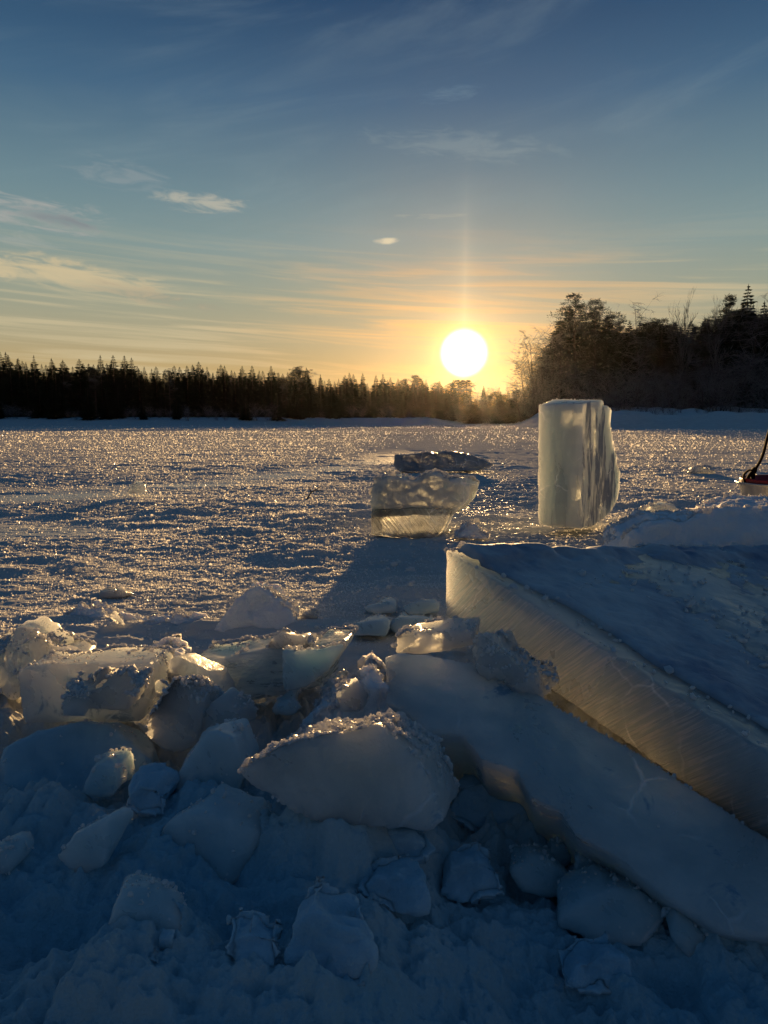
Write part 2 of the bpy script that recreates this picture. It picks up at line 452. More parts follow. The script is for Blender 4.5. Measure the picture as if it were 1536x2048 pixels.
def smooth_ice(x, y):            # blown-clean strip on the left
    q = np.clip(x + 2.5, -1.5, 2.6)
    c = 4.8 + 1.2 * q + 0.27 * q * q * (q > 0) + 0.2 * np.sin(x * 1.3)
    a = np.exp(-((y - c) / (0.75 + 0.12 * np.maximum(0, c - 4.8))) ** 2) * sstep(0.7, -0.3, x)
    b = 0.7 * np.exp(-((y - 3.7 - 0.2 * x) / 0.35) ** 2) * sstep(-0.9, -1.6, x)
    return np.clip(a + b, 0, 1) * (0.8 + 0.2 * np.sin(x * 2.1 + y * 5))

HOLES = []; HEAPS = []
def ground_pt(u, v):             # where the sight line through a pixel meets the mean ground
    d = ray(u, v); Y = 0.3
    for _ in range(60):
        z = -PIT * float(sstep(1.55, 1.0, Y) * sstep(-0.12, 0.22, d[0] / d[1] * Y))
        Yn = (CAM_H - z) / (-d[2] / d[1]); Y = 0.5 * Y + 0.5 * Yn
    return at(u, v, Y)
for (u, v, r_, dd) in ((505, 1825, 0.035, 0.05), (70, 1850, 0.06, 0.035), (1330, 1960, 0.03, 0.03)):
    p_ = ground_pt(u, v); HOLES.append((p_[0], p_[1], r_, dd))

for (u, v, r_, dd) in ((60, 1640, .07, .045), (200, 1620, .05, .035), (300, 1670, .05, .035), (420, 1620, .05, .04), (130, 1770, .05, .03), (560, 1670, .05, .06), (650, 1685, .05, .07), (750, 1700, .05, .07), (850, 1700, .06, .06),
                       (960, 1600, .05, .05), (1050, 1640, .05, .05), (1130, 1700, .05, .05), (1210, 1770, .05, .045), (1300, 1830, .05, .045), (1400, 1890, .05, .045), (1500, 1910, .05, .04),
                       (330, 1880, .05, .03), (220, 1930, .05, .03), (450, 1960, .06, .03), (640, 1990, .07, .035), (800, 1900, .06, .03), (950, 1850, .06, .035), (1050, 1830, .05, .03), (1200, 1930, .06, .035)):
    p_ = ground_pt(u, v); HEAPS.append((p_[0], p_[1], r_, dd))

def build_ground():
    fa = np.radians(37)
    th = np.concatenate([np.linspace(-math.pi, -fa, 40, endpoint=False), np.linspace(-fa, fa, 620, endpoint=False), np.linspace(fa, math.pi, 40, endpoint=False)])
    rs = [0.25]
    while rs[-1] < 900:
        r = rs[-1]; rs.append(r * (1.0027 if r < 9 else 1.006 if r < 30 else 1.02))
    rs = np.array(rs)
    R, T = np.meshgrid(rs, th, indexing='ij')
    x = (R * np.sin(T)).ravel(); y = (R * np.cos(T)).ravel()
    z = ground_h(x, y)
    V = np.stack([x, y, z], 1)
    nr, nt = len(rs), len(th)
    i, j = np.meshgrid(np.arange(nr - 1), np.arange(nt), indexing='ij')
    j2 = (j + 1) % nt
    Q = np.stack([i * nt + j, (i + 1) * nt + j, (i + 1) * nt + j2, i * nt + j2], -1).reshape(-1, 4)[:, ::-1]
    zc = float(ground_h(np.array([0.0]), np.array([0.0]))[0])
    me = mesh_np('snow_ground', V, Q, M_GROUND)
    bm = bmesh.new(); bm.from_mesh(me)
    bm.verts.ensure_lookup_table()
    bm.faces.new([bm.verts[k] for k in range(nt)])
    bm.to_mesh(me); bm.free()
    a = me.attributes.new('smooth_ice', 'FLOAT', 'POINT')
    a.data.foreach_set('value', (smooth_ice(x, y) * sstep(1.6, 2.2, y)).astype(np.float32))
    a = me.attributes.new('shade_tint', 'FLOAT', 'POINT')
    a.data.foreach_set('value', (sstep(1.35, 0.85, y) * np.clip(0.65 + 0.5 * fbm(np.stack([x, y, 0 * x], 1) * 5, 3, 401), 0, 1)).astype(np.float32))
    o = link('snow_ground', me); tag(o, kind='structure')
build_ground()

# ------------------------------------------------------------------ solids: prisms fused by a voxel remesh, then roughened
def prism(front, back):
    n = len(front)
    V = [tuple(p) for p in front] + [tuple(p) for p in back]
    Fs = [tuple(range(n)), tuple(range(2 * n - 1, n - 1, -1))]
    for i in range(n):
        j = (i + 1) % n
        Fs.append((i, i + n, j + n, j))
    return V, Fs

def solid_mesh(name, shapes, voxel, disp, mat, seed=0, origin=(0, 0, 0), cuts=0, deep=0.13):
    crng = random.Random(seed * 31 + 7)
    bm = bmesh.new()
    for V, Fs in shapes:
        b2 = bmesh.new()
        vs = [b2.verts.new(p) for p in V]
        for f in Fs: b2.faces.new([vs[i] for i in f])
        bmesh.ops.triangulate(b2, faces=b2.faces[:])
        bmesh.ops.recalc_face_normals(b2, faces=b2.faces[:])
        for _ in range(cuts):    # break flat facets off the corners
            d = Vector((crng.gauss(0, 1), crng.gauss(0, 1), crng.gauss(0.5, 1))).normalized()
            q = [v.co.dot(d) for v in b2.verts]; hi, lo = max(q), min(q)
            bmesh.ops.bisect_plane(b2, geom=b2.verts[:] + b2.edges[:] + b2.faces[:], plane_co=d * (hi - (hi - lo) * crng.uniform(0.03, deep)), plane_no=d, clear_outer=True)
            bmesh.ops.holes_fill(b2, edges=[e for e in b2.edges if e.is_boundary], sides=0)
        bmesh.ops.triangulate(b2, faces=b2.faces[:]); bmesh.ops.recalc_face_normals(b2, faces=b2.faces[:])
        tmp = bpy.data.meshes.new('t'); b2.to_mesh(tmp); b2.free(); bm.from_mesh(tmp); bpy.data.meshes.remove(tmp)
    me0 = bpy.data.meshes.new('t0'); bm.to_mesh(me0); bm.free()
    o = bpy.data.objects.new('t0', me0); col.objects.link(o)
    md = o.modifiers.new('r', 'REMESH'); md.mode = 'VOXEL'; md.voxel_size = voxel; md.use_smooth_shade = True
    dg = bpy.context.evaluated_depsgraph_get()
    me = bpy.data.meshes.new_from_object(o.evaluated_get(dg))
    bpy.data.objects.remove(o); bpy.data.meshes.remove(me0)
    n = len(me.vertices)
    P = np.empty(n * 3, np.float32); me.vertices.foreach_get('co', P); P = P.reshape(-1, 3).astype(float)
    Nn = np.empty(n * 3, np.float32); me.vertex_normals.foreach_get('vector', Nn); Nn = Nn.reshape(-1, 3).astype(float)
    D = 0
    for (amp, fr, oc, mode) in disp: D = D + amp * fbm(P * fr + seed * 3.17, oc, seed * 7 + int(fr), 0.5, mode=mode)
    if len(disp): P = P + Nn * np.asarray(D)[:, None]
    P = P - np.asarray(origin)
    me.vertices.foreach_set('co', P.astype(np.float32).ravel()); me.update()
    me.name = name; me.materials.clear(); me.materials.append(mat)
    me.polygons.foreach_set('use_smooth', np.ones(len(me.polygons), dtype=bool))
    return me

_bm = bmesh.new(); bmesh.ops.create_icosphere(_bm, subdivisions=1, radius=1.0)
ICO_V = np.array([v.co[:] for v in _bm.verts]); ICO_F = np.array([[v.index for v in f.verts] for f in _bm.faces]); _bm.free()

def grains_mesh(name, pts, sizes, mat, rng, squash=0.75, subs=1):
    n = len(pts); k = len(ICO_V)
    ang = rng.uniform(0, 2 * math.pi, (n, 3)); S = sizes[:, None] * rng.uniform(0.55, 1.35, (n, 3)) * np.array((1, 1, squash))
    V = ICO_V[None] * rng.uniform(0.75, 1.2, (n, k, 1)) * S[:, None, :]
    for a, (i, j) in enumerate(((1, 2), (0, 2), (0, 1))):
        c, s = np.cos(ang[:, a])[:, None], np.sin(ang[:, a])[:, None]
        vi = V[:, :, i] * c - V[:, :, j] * s; vj = V[:, :, i] * s + V[:, :, j] * c
        V[:, :, i] = vi; V[:, :, j] = vj
    V = V + pts[:, None, :]
    Fs = (ICO_F[None] + (np.arange(n) * k)[:, None, None]).reshape(-1, 3)
    return mesh_np(name, V.reshape(-1, 3), Fs, mat, smooth=False)

def frost_on(me, count, size, seed, sel='rim', zmin=None, patch=(14, -0.2)):
    rng = np.random.default_rng(seed)
    n = len(me.vertices)
    P = np.empty(n * 3, np.float32); me.vertices.foreach_get('co', P); P = P.reshape(-1, 3).astype(float)
    Nn = np.empty(n * 3, np.float32); me.vertex_normals.foreach_get('vector', Nn); Nn = Nn.reshape(-1, 3).astype(float)
    nz = Nn[:, 2]; ns = Nn @ SUN
    if sel == 'rim': w = sstep(0.15, 0.5, nz) * (0.006 * sstep(0.8, 0.95, nz) + 0.9 * sstep(0.08, 0.45, ns) * sstep(0.995, 0.88, nz))
    elif sel == 'top': w = sstep(0.35, 0.7, nz)
    else: w = sstep(0.0, 0.4, ns) * sstep(-0.3, 0.2, nz) + 0.25 * sstep(0.5, 0.8, nz)
    pn = fbm(P * patch[0], 3, seed + 5)
    w = w * sstep(patch[1], patch[1] + 0.5, pn) + 1e-9
    if zmin is not None: w = w * (P[:, 2] > zmin)
    idx = rng.choice(n, count, p=w / w.sum())
    s = size * rng.lognormal(0, 0.45, count)
    pts = P[idx] + Nn[idx] * (s * 0.25)[:, None] + rng.normal(0, size * 0.4, (count, 3))
    return grains_mesh('frost', pts, s, M_FROST, rng)

def plane_pts(outline, Y, v0, lean=0.0, skew=0.0, u0=None):
    """outline pixels thrown onto a leaning plane whose foot is Y metres away"""
    us = [p[0] for p in outline]; u0 = sum(us) / len(us) if u0 is None else u0
    p0 = at(u0, v0, Y)
    n = np.array((-skew, 1.0, -lean))      # Y = Y0 + lean*(z-z0) + skew*(x-x0)
    o = np.array((0, 0, CAM_H)); r = []
    for (u, v) in outline:
        d = ray(u, v); t = n.dot(p0 - o) / n.dot(d); r.append(o + d * t)
    return np.array(r)

def chunk(name, label, cat, outline, v0=None, Y=None, lean=0.15, skew=0.0, back=(0.0, 0.10, 0.0), taper=0.85, mat=None, vox=0.005,
          disp=((0.0022, 16, 3, 0), (0.0010, 50, 2, 0)), frost=1800, fsize=0.0019, sel='rim', seed=1, group=None, cap=0, part='ice', extra=None, sink=0.0, patch=(14, -0.2), jit=0.012, push=0.0, cuts=7, deep=0.13):
    v0 = max(p[1] for p in outline) if v0 is None else v0
    if Y is None: Y = ground_pt(sum(p[0] for p in outline) / len(outline), v0)[1] + push
    fr = plane_pts(outline, Y, v0, lean, skew)
    rng = np.random.default_rng(seed * 13 + 1)
    cen = fr.mean(0)
    bk = (fr - cen) * taper + cen + np.array(back) + rng.normal(0, jit, fr.shape)
    base = fr.mean(0) * 0.5 + bk.mean(0) * 0.5; base[2] = min(fr[:, 2].min(), bk[:, 2].min())
    shapes = [prism(fr, bk)] + (extra(fr, bk) if extra else [])
    me = solid_mesh(name, shapes, vox, disp, mat or M_ICE, seed, base, 0 if mat in (M_SNOW, M_SNOW_SHADE) else cuts, deep)
    root = empty(name, base, label, cat, group)
    link(part, me, root)
    if frost: link('frost', frost_on(me, frost, fsize, seed + 100, sel, patch=patch), root)
    if cap:
        link('snow_cap', frost_on(me, cap, fsize * 1.9, seed + 200, 'top', patch=(9, -0.1)), root)
    return root, fr, bk

# ------------------------------------------------------------------ trees
def spruce_meshes(seed, slim=0.17, n_lv=36):
    rng = random.Random(seed); V = []; Fs = []
    def tri(a, b, c):
        k = len(V); V.extend((a, b, c)); Fs.append((k, k + 1, k + 2))
    up = np.array((0, 0, 1.0))
    for i in range(n_lv):
        t = 0.06 + 0.93 * (i / (n_lv - 1)) ** 0.92
        R = slim * (1 - t) ** 0.72 * rng.uniform(0.72, 1.15) + 0.006
        nb = 12 if t < 0.8 else 8
        a0 = rng.uniform(0, 6.28)
        for k in range(nb):
            if rng.random() < 0.07: continue
            a = a0 + k * 6.283 / nb + rng.uniform(-0.25, 0.25)
            L = R * rng.uniform(0.6, 1.15)
            d = np.array((math.cos(a), math.sin(a), 0)); sd = np.array((-d[1], d[0], 0))
            dr = rng.uniform(0.22, 0.55) * (1 - 0.6 * t)
            p0 = np.array((0, 0, t + 0.004)); p1 = p0 + d * L * 0.55 - up * L * dr * 0.55; p2 = p0 + d * L - up * L * dr * 0.75
            w = 0.15 * L + 0.008
            tri(p0, p1 + sd * w, p2); tri(p0, p2, p1 - sd * w)
            tri(p0 + d * L * 0.2, p2, p1 - up * (0.16 * L + 0.008))
            for q in (0.35, 0.55, 0.75, 0.9):
                b = p0 + (p2 - p0) * q
                for s in (-1, 1):
                    l = L * (0.42 - 0.22 * q) * rng.uniform(0.6, 1.3)
                    e = b + (d * 0.75 + sd * s * 0.8 - up * rng.uniform(0.2, 0.7)) * l
                    tri(b - d * 0.07 * L, b + d * 0.07 * L, e)
    tri(np.array((-0.006, 0, 0.965)), np.array((0.006, 0, 0.965)), np.array((0, 0, 1.02)))
    tri(np.array((0, -0.006, 0.965)), np.array((0, 0.006, 0.965)), np.array((0, 0, 1.02)))
    crown = mesh_np('spruce_crown', V, np.array(Fs), M_NEEDLE, smooth=False)
    T = Tubes(); T.tube([(0, 0, -0.03), (0, 0, 0.4), (0, 0, 0.98)], [0.013, 0.009, 0.002], 6)
    return T.mesh('spruce_trunk', M_BARK), crown

class Tubes:
    def __init__(s): s.V = []; s.F = []
    def tube(s, P, R, n=3):
        P = [np.array(p, float) for p in P]; k0 = len(s.V)
        for i, p in enumerate(P):
            d = P[min(i + 1, len(P) - 1)] - P[max(i - 1, 0)]; d = d / (np.linalg.norm(d) + 1e-9)
            a = np.cross(d, (0.3, 0.2, 0.93) if abs(d[2]) < 0.9 else (1, 0, 0)); a /= np.linalg.norm(a) + 1e-9; b = np.cross(d, a)
            for j in range(n):
                q = 2 * math.pi * j / n; s.V.append(p + (a * math.cos(q) + b * math.sin(q)) * R[i])
        for i in range(len(P) - 1):
            for j in range(n):
                j2 = (j + 1) % n; s.F.append((k0 + i * n + j, k0 + i * n + j2, k0 + (i + 1) * n + j2, k0 + (i + 1) * n + j))
        s.F.append(tuple(k0 + j for j in range(n))[::-1]); s.F.append(tuple(k0 + (len(P) - 1) * n + j for j in range(n)))
    def mesh(s, name, mat, smooth=True): return mesh_np(name, s.V, s.F, mat, smooth)

def bare_meshes(seed, spread=0.55, upright=0.35, lean=(0, 0), droop=0.25, multi=1, kids=(11, 6, 5), start=0.22):
    rng = random.Random(seed); TR = Tubes(); CR = Tubes()
    def rv(s): return np.array((rng.gauss(0, s), rng.gauss(0, s), rng.gauss(0, s)))
    def grow(p, d, L, r, lv):
        n = 5 if lv == 0 else 3; P = [p]; R = [r]; pts = []
        cur = p.copy(); dd = d / np.linalg.norm(d)
        for i in range(n):
            dd = dd + rv(0.07 if lv == 0 else 0.16) + np.array((0, 0, (upright if lv < 2 else -droop) * 0.28))
            dd /= np.linalg.norm(dd); cur = cur + dd * L / n; P.append(cur.copy()); R.append(r * (1 - 0.8 * (i + 1) / n)); pts.append((cur.copy(), dd.copy()))
        (TR if lv == 0 else CR).tube(P, R, 5 if lv == 0 else 3)
        if lv >= len(kids): return
        for k in range(kids[lv]):
            f = start + (1 - start) * (k + rng.random()) / kids[lv] if lv == 0 else rng.uniform(0.2, 1.0)
            x = f * n; i = min(int(x), n - 1); q = P[i] + (P[i + 1] - P[i]) * (x - i)
            dirn = P[i + 1] - P[i]; dirn /= np.linalg.norm(dirn)
            a = rng.uniform(0, 6.283); s_ = np.array((math.cos(a), math.sin(a), rng.uniform(-0.1, 0.5)))
            nd = dirn * (1 - spread) + s_ * spread
            ll = L * (0.46 * (1.15 - 0.6 * f) if lv == 0 else 0.52) * rng.uniform(0.65, 1.2)
            grow(q, nd, ll, max(r * (1 - 0.75 * f) * 0.55, 0.0016), lv + 1)
    for k in range(multi):
        d = np.array((lean[0], lean[1], 1.0)) + (rv(0.28) if multi > 1 else 0)
        d[2] = abs(d[2])
        grow(np.array((0.02 * k * math.cos(k), 0.02 * k * math.sin(k), -0.03)), d, rng.uniform(0.7, 1.0) if multi > 1 else 1.0, 0.011 if multi == 1 else 0.007, 0)
    V = np.array(TR.V + CR.V); k = V[:, 2].max()
    TR.V = [v / k for v in TR.V]; CR.V = [v / k for v in CR.V]
    return TR.mesh('bare_trunk', M_BARK), CR.mesh('bare_twigs', M_TWIG, False)

def pine_meshes(seed, wide=0.2, low=0.35):
    rng = random.Random(seed); T = Tubes(); V = []; Fs = []
    T.tube([(0, 0, -0.03), (0.01, 0, 0.4), (0, 0.01, 0.75), (0, 0, 0.97)], [0.016, 0.012, 0.007, 0.002], 6)
    for i in range(34):
        t = low + (0.98 - low) * (i / 33) ** 0.9
        R = wide * math.sqrt(max(0.02, 1 - ((t - low - 0.12) / (1.0 - low)) ** 2)) * rng.uniform(0.35, 1.15)
        a = rng.uniform(0, 6.283); e = np.array((math.cos(a) * R, math.sin(a) * R, min(1.0, t + R * rng.uniform(-0.1, 0.45))))
        b = np.array((0, 0, t)); T.tube([b, (b + e) / 2 + np.array((0, 0, -0.01)), e], [0.005, 0.0035, 0.0015], 3)
        for c in range(5):
            cc = b + (e - b) * rng.uniform(0.30, 1.05) + np.array([rng.gauss(0, 0.02) for _ in range(3)])
            rr = rng.uniform(0.025, 0.058)
            for _ in range(46):
                d = np.array([rng.gauss(0, 1) for _ in range(3)]); d /= np.linalg.norm(d); d[2] *= 0.6
                o = cc + d * rr * rng.uniform(0.1, 0.9); s = np.array([rng.gauss(0, 1) for _ in range(3)]); s /= np.linalg.norm(s)
                k = len(V); l = rng.uniform(0.010, 0.022); up = np.array((0, 0, 0.006))
                V.extend((o - s * 0.0035, o + s * 0.0035, o + d * l + up)); Fs.append((k, k + 1, k + 2))
    return T.mesh('pine_trunk', M_BARK), mesh_np('pine_crown', V, np.array(Fs), M_NEEDLE_P, smooth=False)

TREES = {}
for k, (sd, sl) in enumerate(((1, 0.22), (2, 0.26), (3, 0.19), (4, 0.24), (5, 0.29))): TREES['spruce%d' % k] = ('spruce_tree', 'crown', spruce_meshes(sd, sl))
for k, a in enumerate((dict(seed=11, spread=0.6, droop=0.5, lean=(-0.05, 0)), dict(seed=12, spread=0.5, droop=0.2), dict(seed=13, spread=0.62, droop=0.6, lean=(0.08, 0)),
                       dict(seed=14, spread=0.30, upright=0.8, droop=-0.3, kids=(20, 6, 4), start=0.12))):
    TREES['bare%d' % k] = ('bare_tree', 'twigs', bare_meshes(**a))
TREES['lean0'] = ('bare_tree', 'twigs', bare_meshes(seed=21, spread=0.6, droop=0.1, lean=(-0.45, 0), multi=3, kids=(9, 6, 5), start=0.1))
for k in range(3): TREES['bush%d' % k] = ('bare_bush', 'twigs', bare_meshes(seed=31 + k, spread=0.55, droop=0.15, multi=7, kids=(8, 5, 4), start=0.12))
for k in range(3): TREES['pine%d' % k] = ('pine_tree', 'crown', pine_meshes(41 + k, 0.17 + 0.03 * k, 0.22 + 0.05 * k))
TREE_RNG = random.Random(5)

def tree(kind, x, y, H, label, cat, group=None, wide=1.0):
    name, cname, (mt, mc) = TREES[kind]
    z = float(ground_h(np.array([x]), np.array([y]), False)[0])
    o = empty(name, (x, y, z - 0.05), label, cat, group, 0 if kind == 'lean0' else TREE_RNG.uniform(0, 6.28))
    o.scale = (H * wide, H * wide, H)
    link('trunk', mt, o); link(cname, mc, o)
    return o

def skyline(pts, u):
    return float(np.interp(u, [p[0] for p in pts], [p[1] for p in pts]))
SKY_L = [(-200, 705), (0, 714), (30, 710), (70, 724), (150, 720), (200, 722), (270, 724), (305, 742), (340, 730), (420, 737), (480, 741), (560, 745), (640, 747), (700, 758), (760, 760), (800, 764), (830, 758), (880, 766), (940, 768), (1000, 772), (1060, 774)]
def tree_at(kind, u, Y, vtop, label, cat, group=None, wide=1.0):
    p = at(u, vtop, Y); z = float(ground_h(np.array([p[0]]), np.array([Y]), False)[0])
    return tree(kind, p[0], Y, max(1.0, p[2] - z + 0.05), label, cat, group, wide)

def build_forest():
    R = random.Random(77)
    GL = 'conifers of the treeline across the river'
    u = -190
    while u < 905:               # front rank, its tops make the skyline
        x = (u - 768) / F * 105
        Y = float(shore_left(np.array([x]))[0]) + R.uniform(9, 16) + max(0, u - 600) * 0.06
        tree_at('spruce%d' % R.randrange(5) if R.random() < 0.92 else 'pine%d' % R.randrange(3), u, Y, skyline(SKY_L, u) - 12 + 52 * R.random() ** 1.6, 'dark conifer in the dense treeline on the far left bank', 'tree', GL, R.uniform(0.95, 1.5))
        u += R.uniform(7, 17)
    u = -190
    while u < 900:               # fill behind
        x = (u - 768) / F * 120
        Y = float(shore_left(np.array([x]))[0]) + R.uniform(22, 32) + max(0, u - 600) * 0.06
        tree_at('spruce%d' % R.randrange(5), u, Y, skyline(SKY_L, u) + R.uniform(-2, 15), 'dark conifer in the dense treeline on the far left bank', 'tree', GL, R.uniform(1.1, 1.5))
        u += R.uniform(8, 12)
    u = -190
    while u < 900:               # low front trees and frosted bushes on the shore
        x = (u - 768) / F * 100
        Y = float(shore_left(np.array([x]))[0]) + R.uniform(3, 7) + max(0, u - 600) * 0.05
        if R.random() < 0.5: tree_at('spruce%d' % R.randrange(5), u, Y, R.uniform(770, 800) , 'small dark spruce at the foot of the far left treeline', 'tree', 'small spruces under the far treeline', 1.25)
        else: tree_at('bush%d' % R.randrange(3), u, Y, R.uniform(800, 826), 'leafless frosted bush on the shore below the far left treeline', 'bush', 'bushes on the far left shore', 1.3)
        u += R.uniform(14, 26)
    u = 800
    while u < 1075:              # sparse pines and birches under the sun
        Y = R.uniform(162, 190)
        k = R.choice(('pine0', 'pine1', 'spruce2', 'spruce0', 'bare1', 'bare0'))
        tree_at(k, u, Y, skyline(SKY_L, u) - 8 + R.uniform(0, 30), 'distant backlit tree in the low wood beneath the sun', 'tree', 'distant trees beneath the sun', 1.35)
        u += R.uniform(3.5, 7)
    u = 905
    while u < 1075:
        Y = R.uniform(158, 164)
        tree_at(R.choice(('bush0', 'bush1', 'bush2', 'spruce4')), u, Y, R.uniform(792, 814), 'low bush at the river bend beneath the sun', 'bush', 'bushes at the river bend', 1.8)
        u += R.uniform(5, 9)
    # right wood: the trees that stand out on its skyline
    for k, uu, Y, v, w, lab in (
            ('lean0', 1085, 121, 655, 0.9, 'leafless birch leaning out towards the sun at the left edge of the right wood'),
            ('bare0', 1068, 120, 690, 0.9, 'low leafless birch nearest the sun at the left edge of the right wood'),
            ('pine1', 1122, 126, 640, 1.0, 'stocky pine beside the leaning birch at the edge of the right wood'),
            ('pine2', 1152, 128, 594, 1.0, 'tall broad pine forming the first peak of the right wood'),
            ('spruce4', 1140, 131, 612, 1.3, 'dark spruce tucked just left of the tall broad pine'),
            ('pine0', 1193, 130, 600, 0.9, 'pine with a forked top right of the tall broad pine'),
            ('pine1', 1222, 133, 628, 1.1, 'lower round pine on the falling shoulder of the right wood'),
            ('lean0', 1102, 119, 700, 1.0, 'second leaning birch close behind the first at the left edge of the right wood'),
            ('bare2', 1098, 124, 650, 0.9, 'bare birch between the leaning birches and the stocky pine'),
            ('bare1', 1075, 122, 668, 0.9, 'thin bare birch just left of the leaning birches'),
            ('bare0', 1112, 121, 632, 0.9, 'bare birch in front of the stocky pine'),
            ('lean0', 1062, 117, 722, 1.1, 'low leaning birch sapling nearest the sun'),
            ('bush2', 1066, 110, 760, 1.5, 'wide leafless bush in front of the leaning birches'),
            ('bush0', 1050, 116, 742, 1.2, 'broad leafless bush under the low birch nearest the sun'),
            ('bush1', 1085, 112, 725, 1.1, 'tall leafless bush at the foot of the leaning birches'),
            ('bare2', 1285, 128, 586, 0.75, 'bare birch with drooping crooked top above the ice block'),
            ('bare1', 1318, 131, 603, 0.8, 'pale frosted birch right of the drooping birch'),
            ('bare3', 1372, 127, 576, 0.75, 'tall narrow bare aspen standing above the right wood'),
            ('bare3', 1436, 129, 583, 0.9, 'bare aspen left of the pointed spruce on the right skyline'),
            ('pine0', 1460, 134, 592, 0.8, 'slim dark pine between aspen and pointed spruce'),
            ('spruce1', 1497, 134, 571, 1.0, 'tall pointed spruce at the right end of the skyline'),
            ('bare0', 1532, 128, 583, 0.9, 'bare birch at the right edge of the photo')):
        tree_at(k, uu, Y, v, lab, 'tree', None, w)
    SR = [(1095, 700), (1120, 640), (1150, 618), (1200, 622), (1240, 640), (1300, 640), (1360, 640), (1420, 628), (1480, 610), (1540, 600), (1800, 590)]
    u = 1100
    while u < 1760:
        for Y0 in (131, 136, 142, 150, 156):
            k = R.choice(('bare0', 'bare1', 'bare2', 'spruce1', 'spruce3', 'pine1', 'pine2', 'spruce4', 'pine0') if Y0 < 140 else ('spruce0', 'spruce1', 'spruce4', 'pine2'))
            tree_at(k, u + R.uniform(-9, 9), Y0 + R.uniform(-3, 3), skyline(SR, u) + 2 + 40 * R.random() ** 1.4, 'frosted tree in the thick of the right wood', 'tree', 'trees filling the right wood', 1.15)
        u += R.uniform(20, 28)
    u = 1100
    while u < 1760:              # understorey
        tree_at(R.choice(('bare0', 'bare1', 'bare2', 'bush0', 'bush1')), u, R.uniform(112, 124), R.uniform(690, 760), 'slim frosted sapling in front of the right wood', 'tree', 'saplings in front of the right wood', 1.2)
        u += R.uniform(12, 20)
    u = 1060
    while u < 1740:
        tree_at('bush%d' % R.randrange(3), u, R.uniform(88, 106) + max(0, 1200 - u) * 0.06, R.uniform(775, 808), 'low frosted bush above the snowy right bank', 'bush', 'bushes along the right bank', 1.5)
        u += R.uniform(14, 24)
build_forest()

# ------------------------------------------------------------------ cut and broken ice
def piece(root, part, outline, Y, v0, lean, skew, back, taper, mat, vox=0.005, disp=((0.004, 14, 3, 0),), seed=1, jit=0.004, frost=0, fsize=0.0019, sel='rim', u0=None):
    fr = plane_pts(outline, Y, v0, lean, skew, u0); cen = fr.mean(0); rng = np.random.default_rng(seed)
    bk = (fr - cen) * taper + cen + np.array(back) + rng.normal(0, jit, fr.shape)
    me = solid_mesh(part, [prism(fr, bk)], vox, disp, mat, seed, np.array(root.location))
    o = link(part, me, root)
    if frost: link('frost', frost_on(me, frost, fsize, seed + 100, sel), root)
    return o

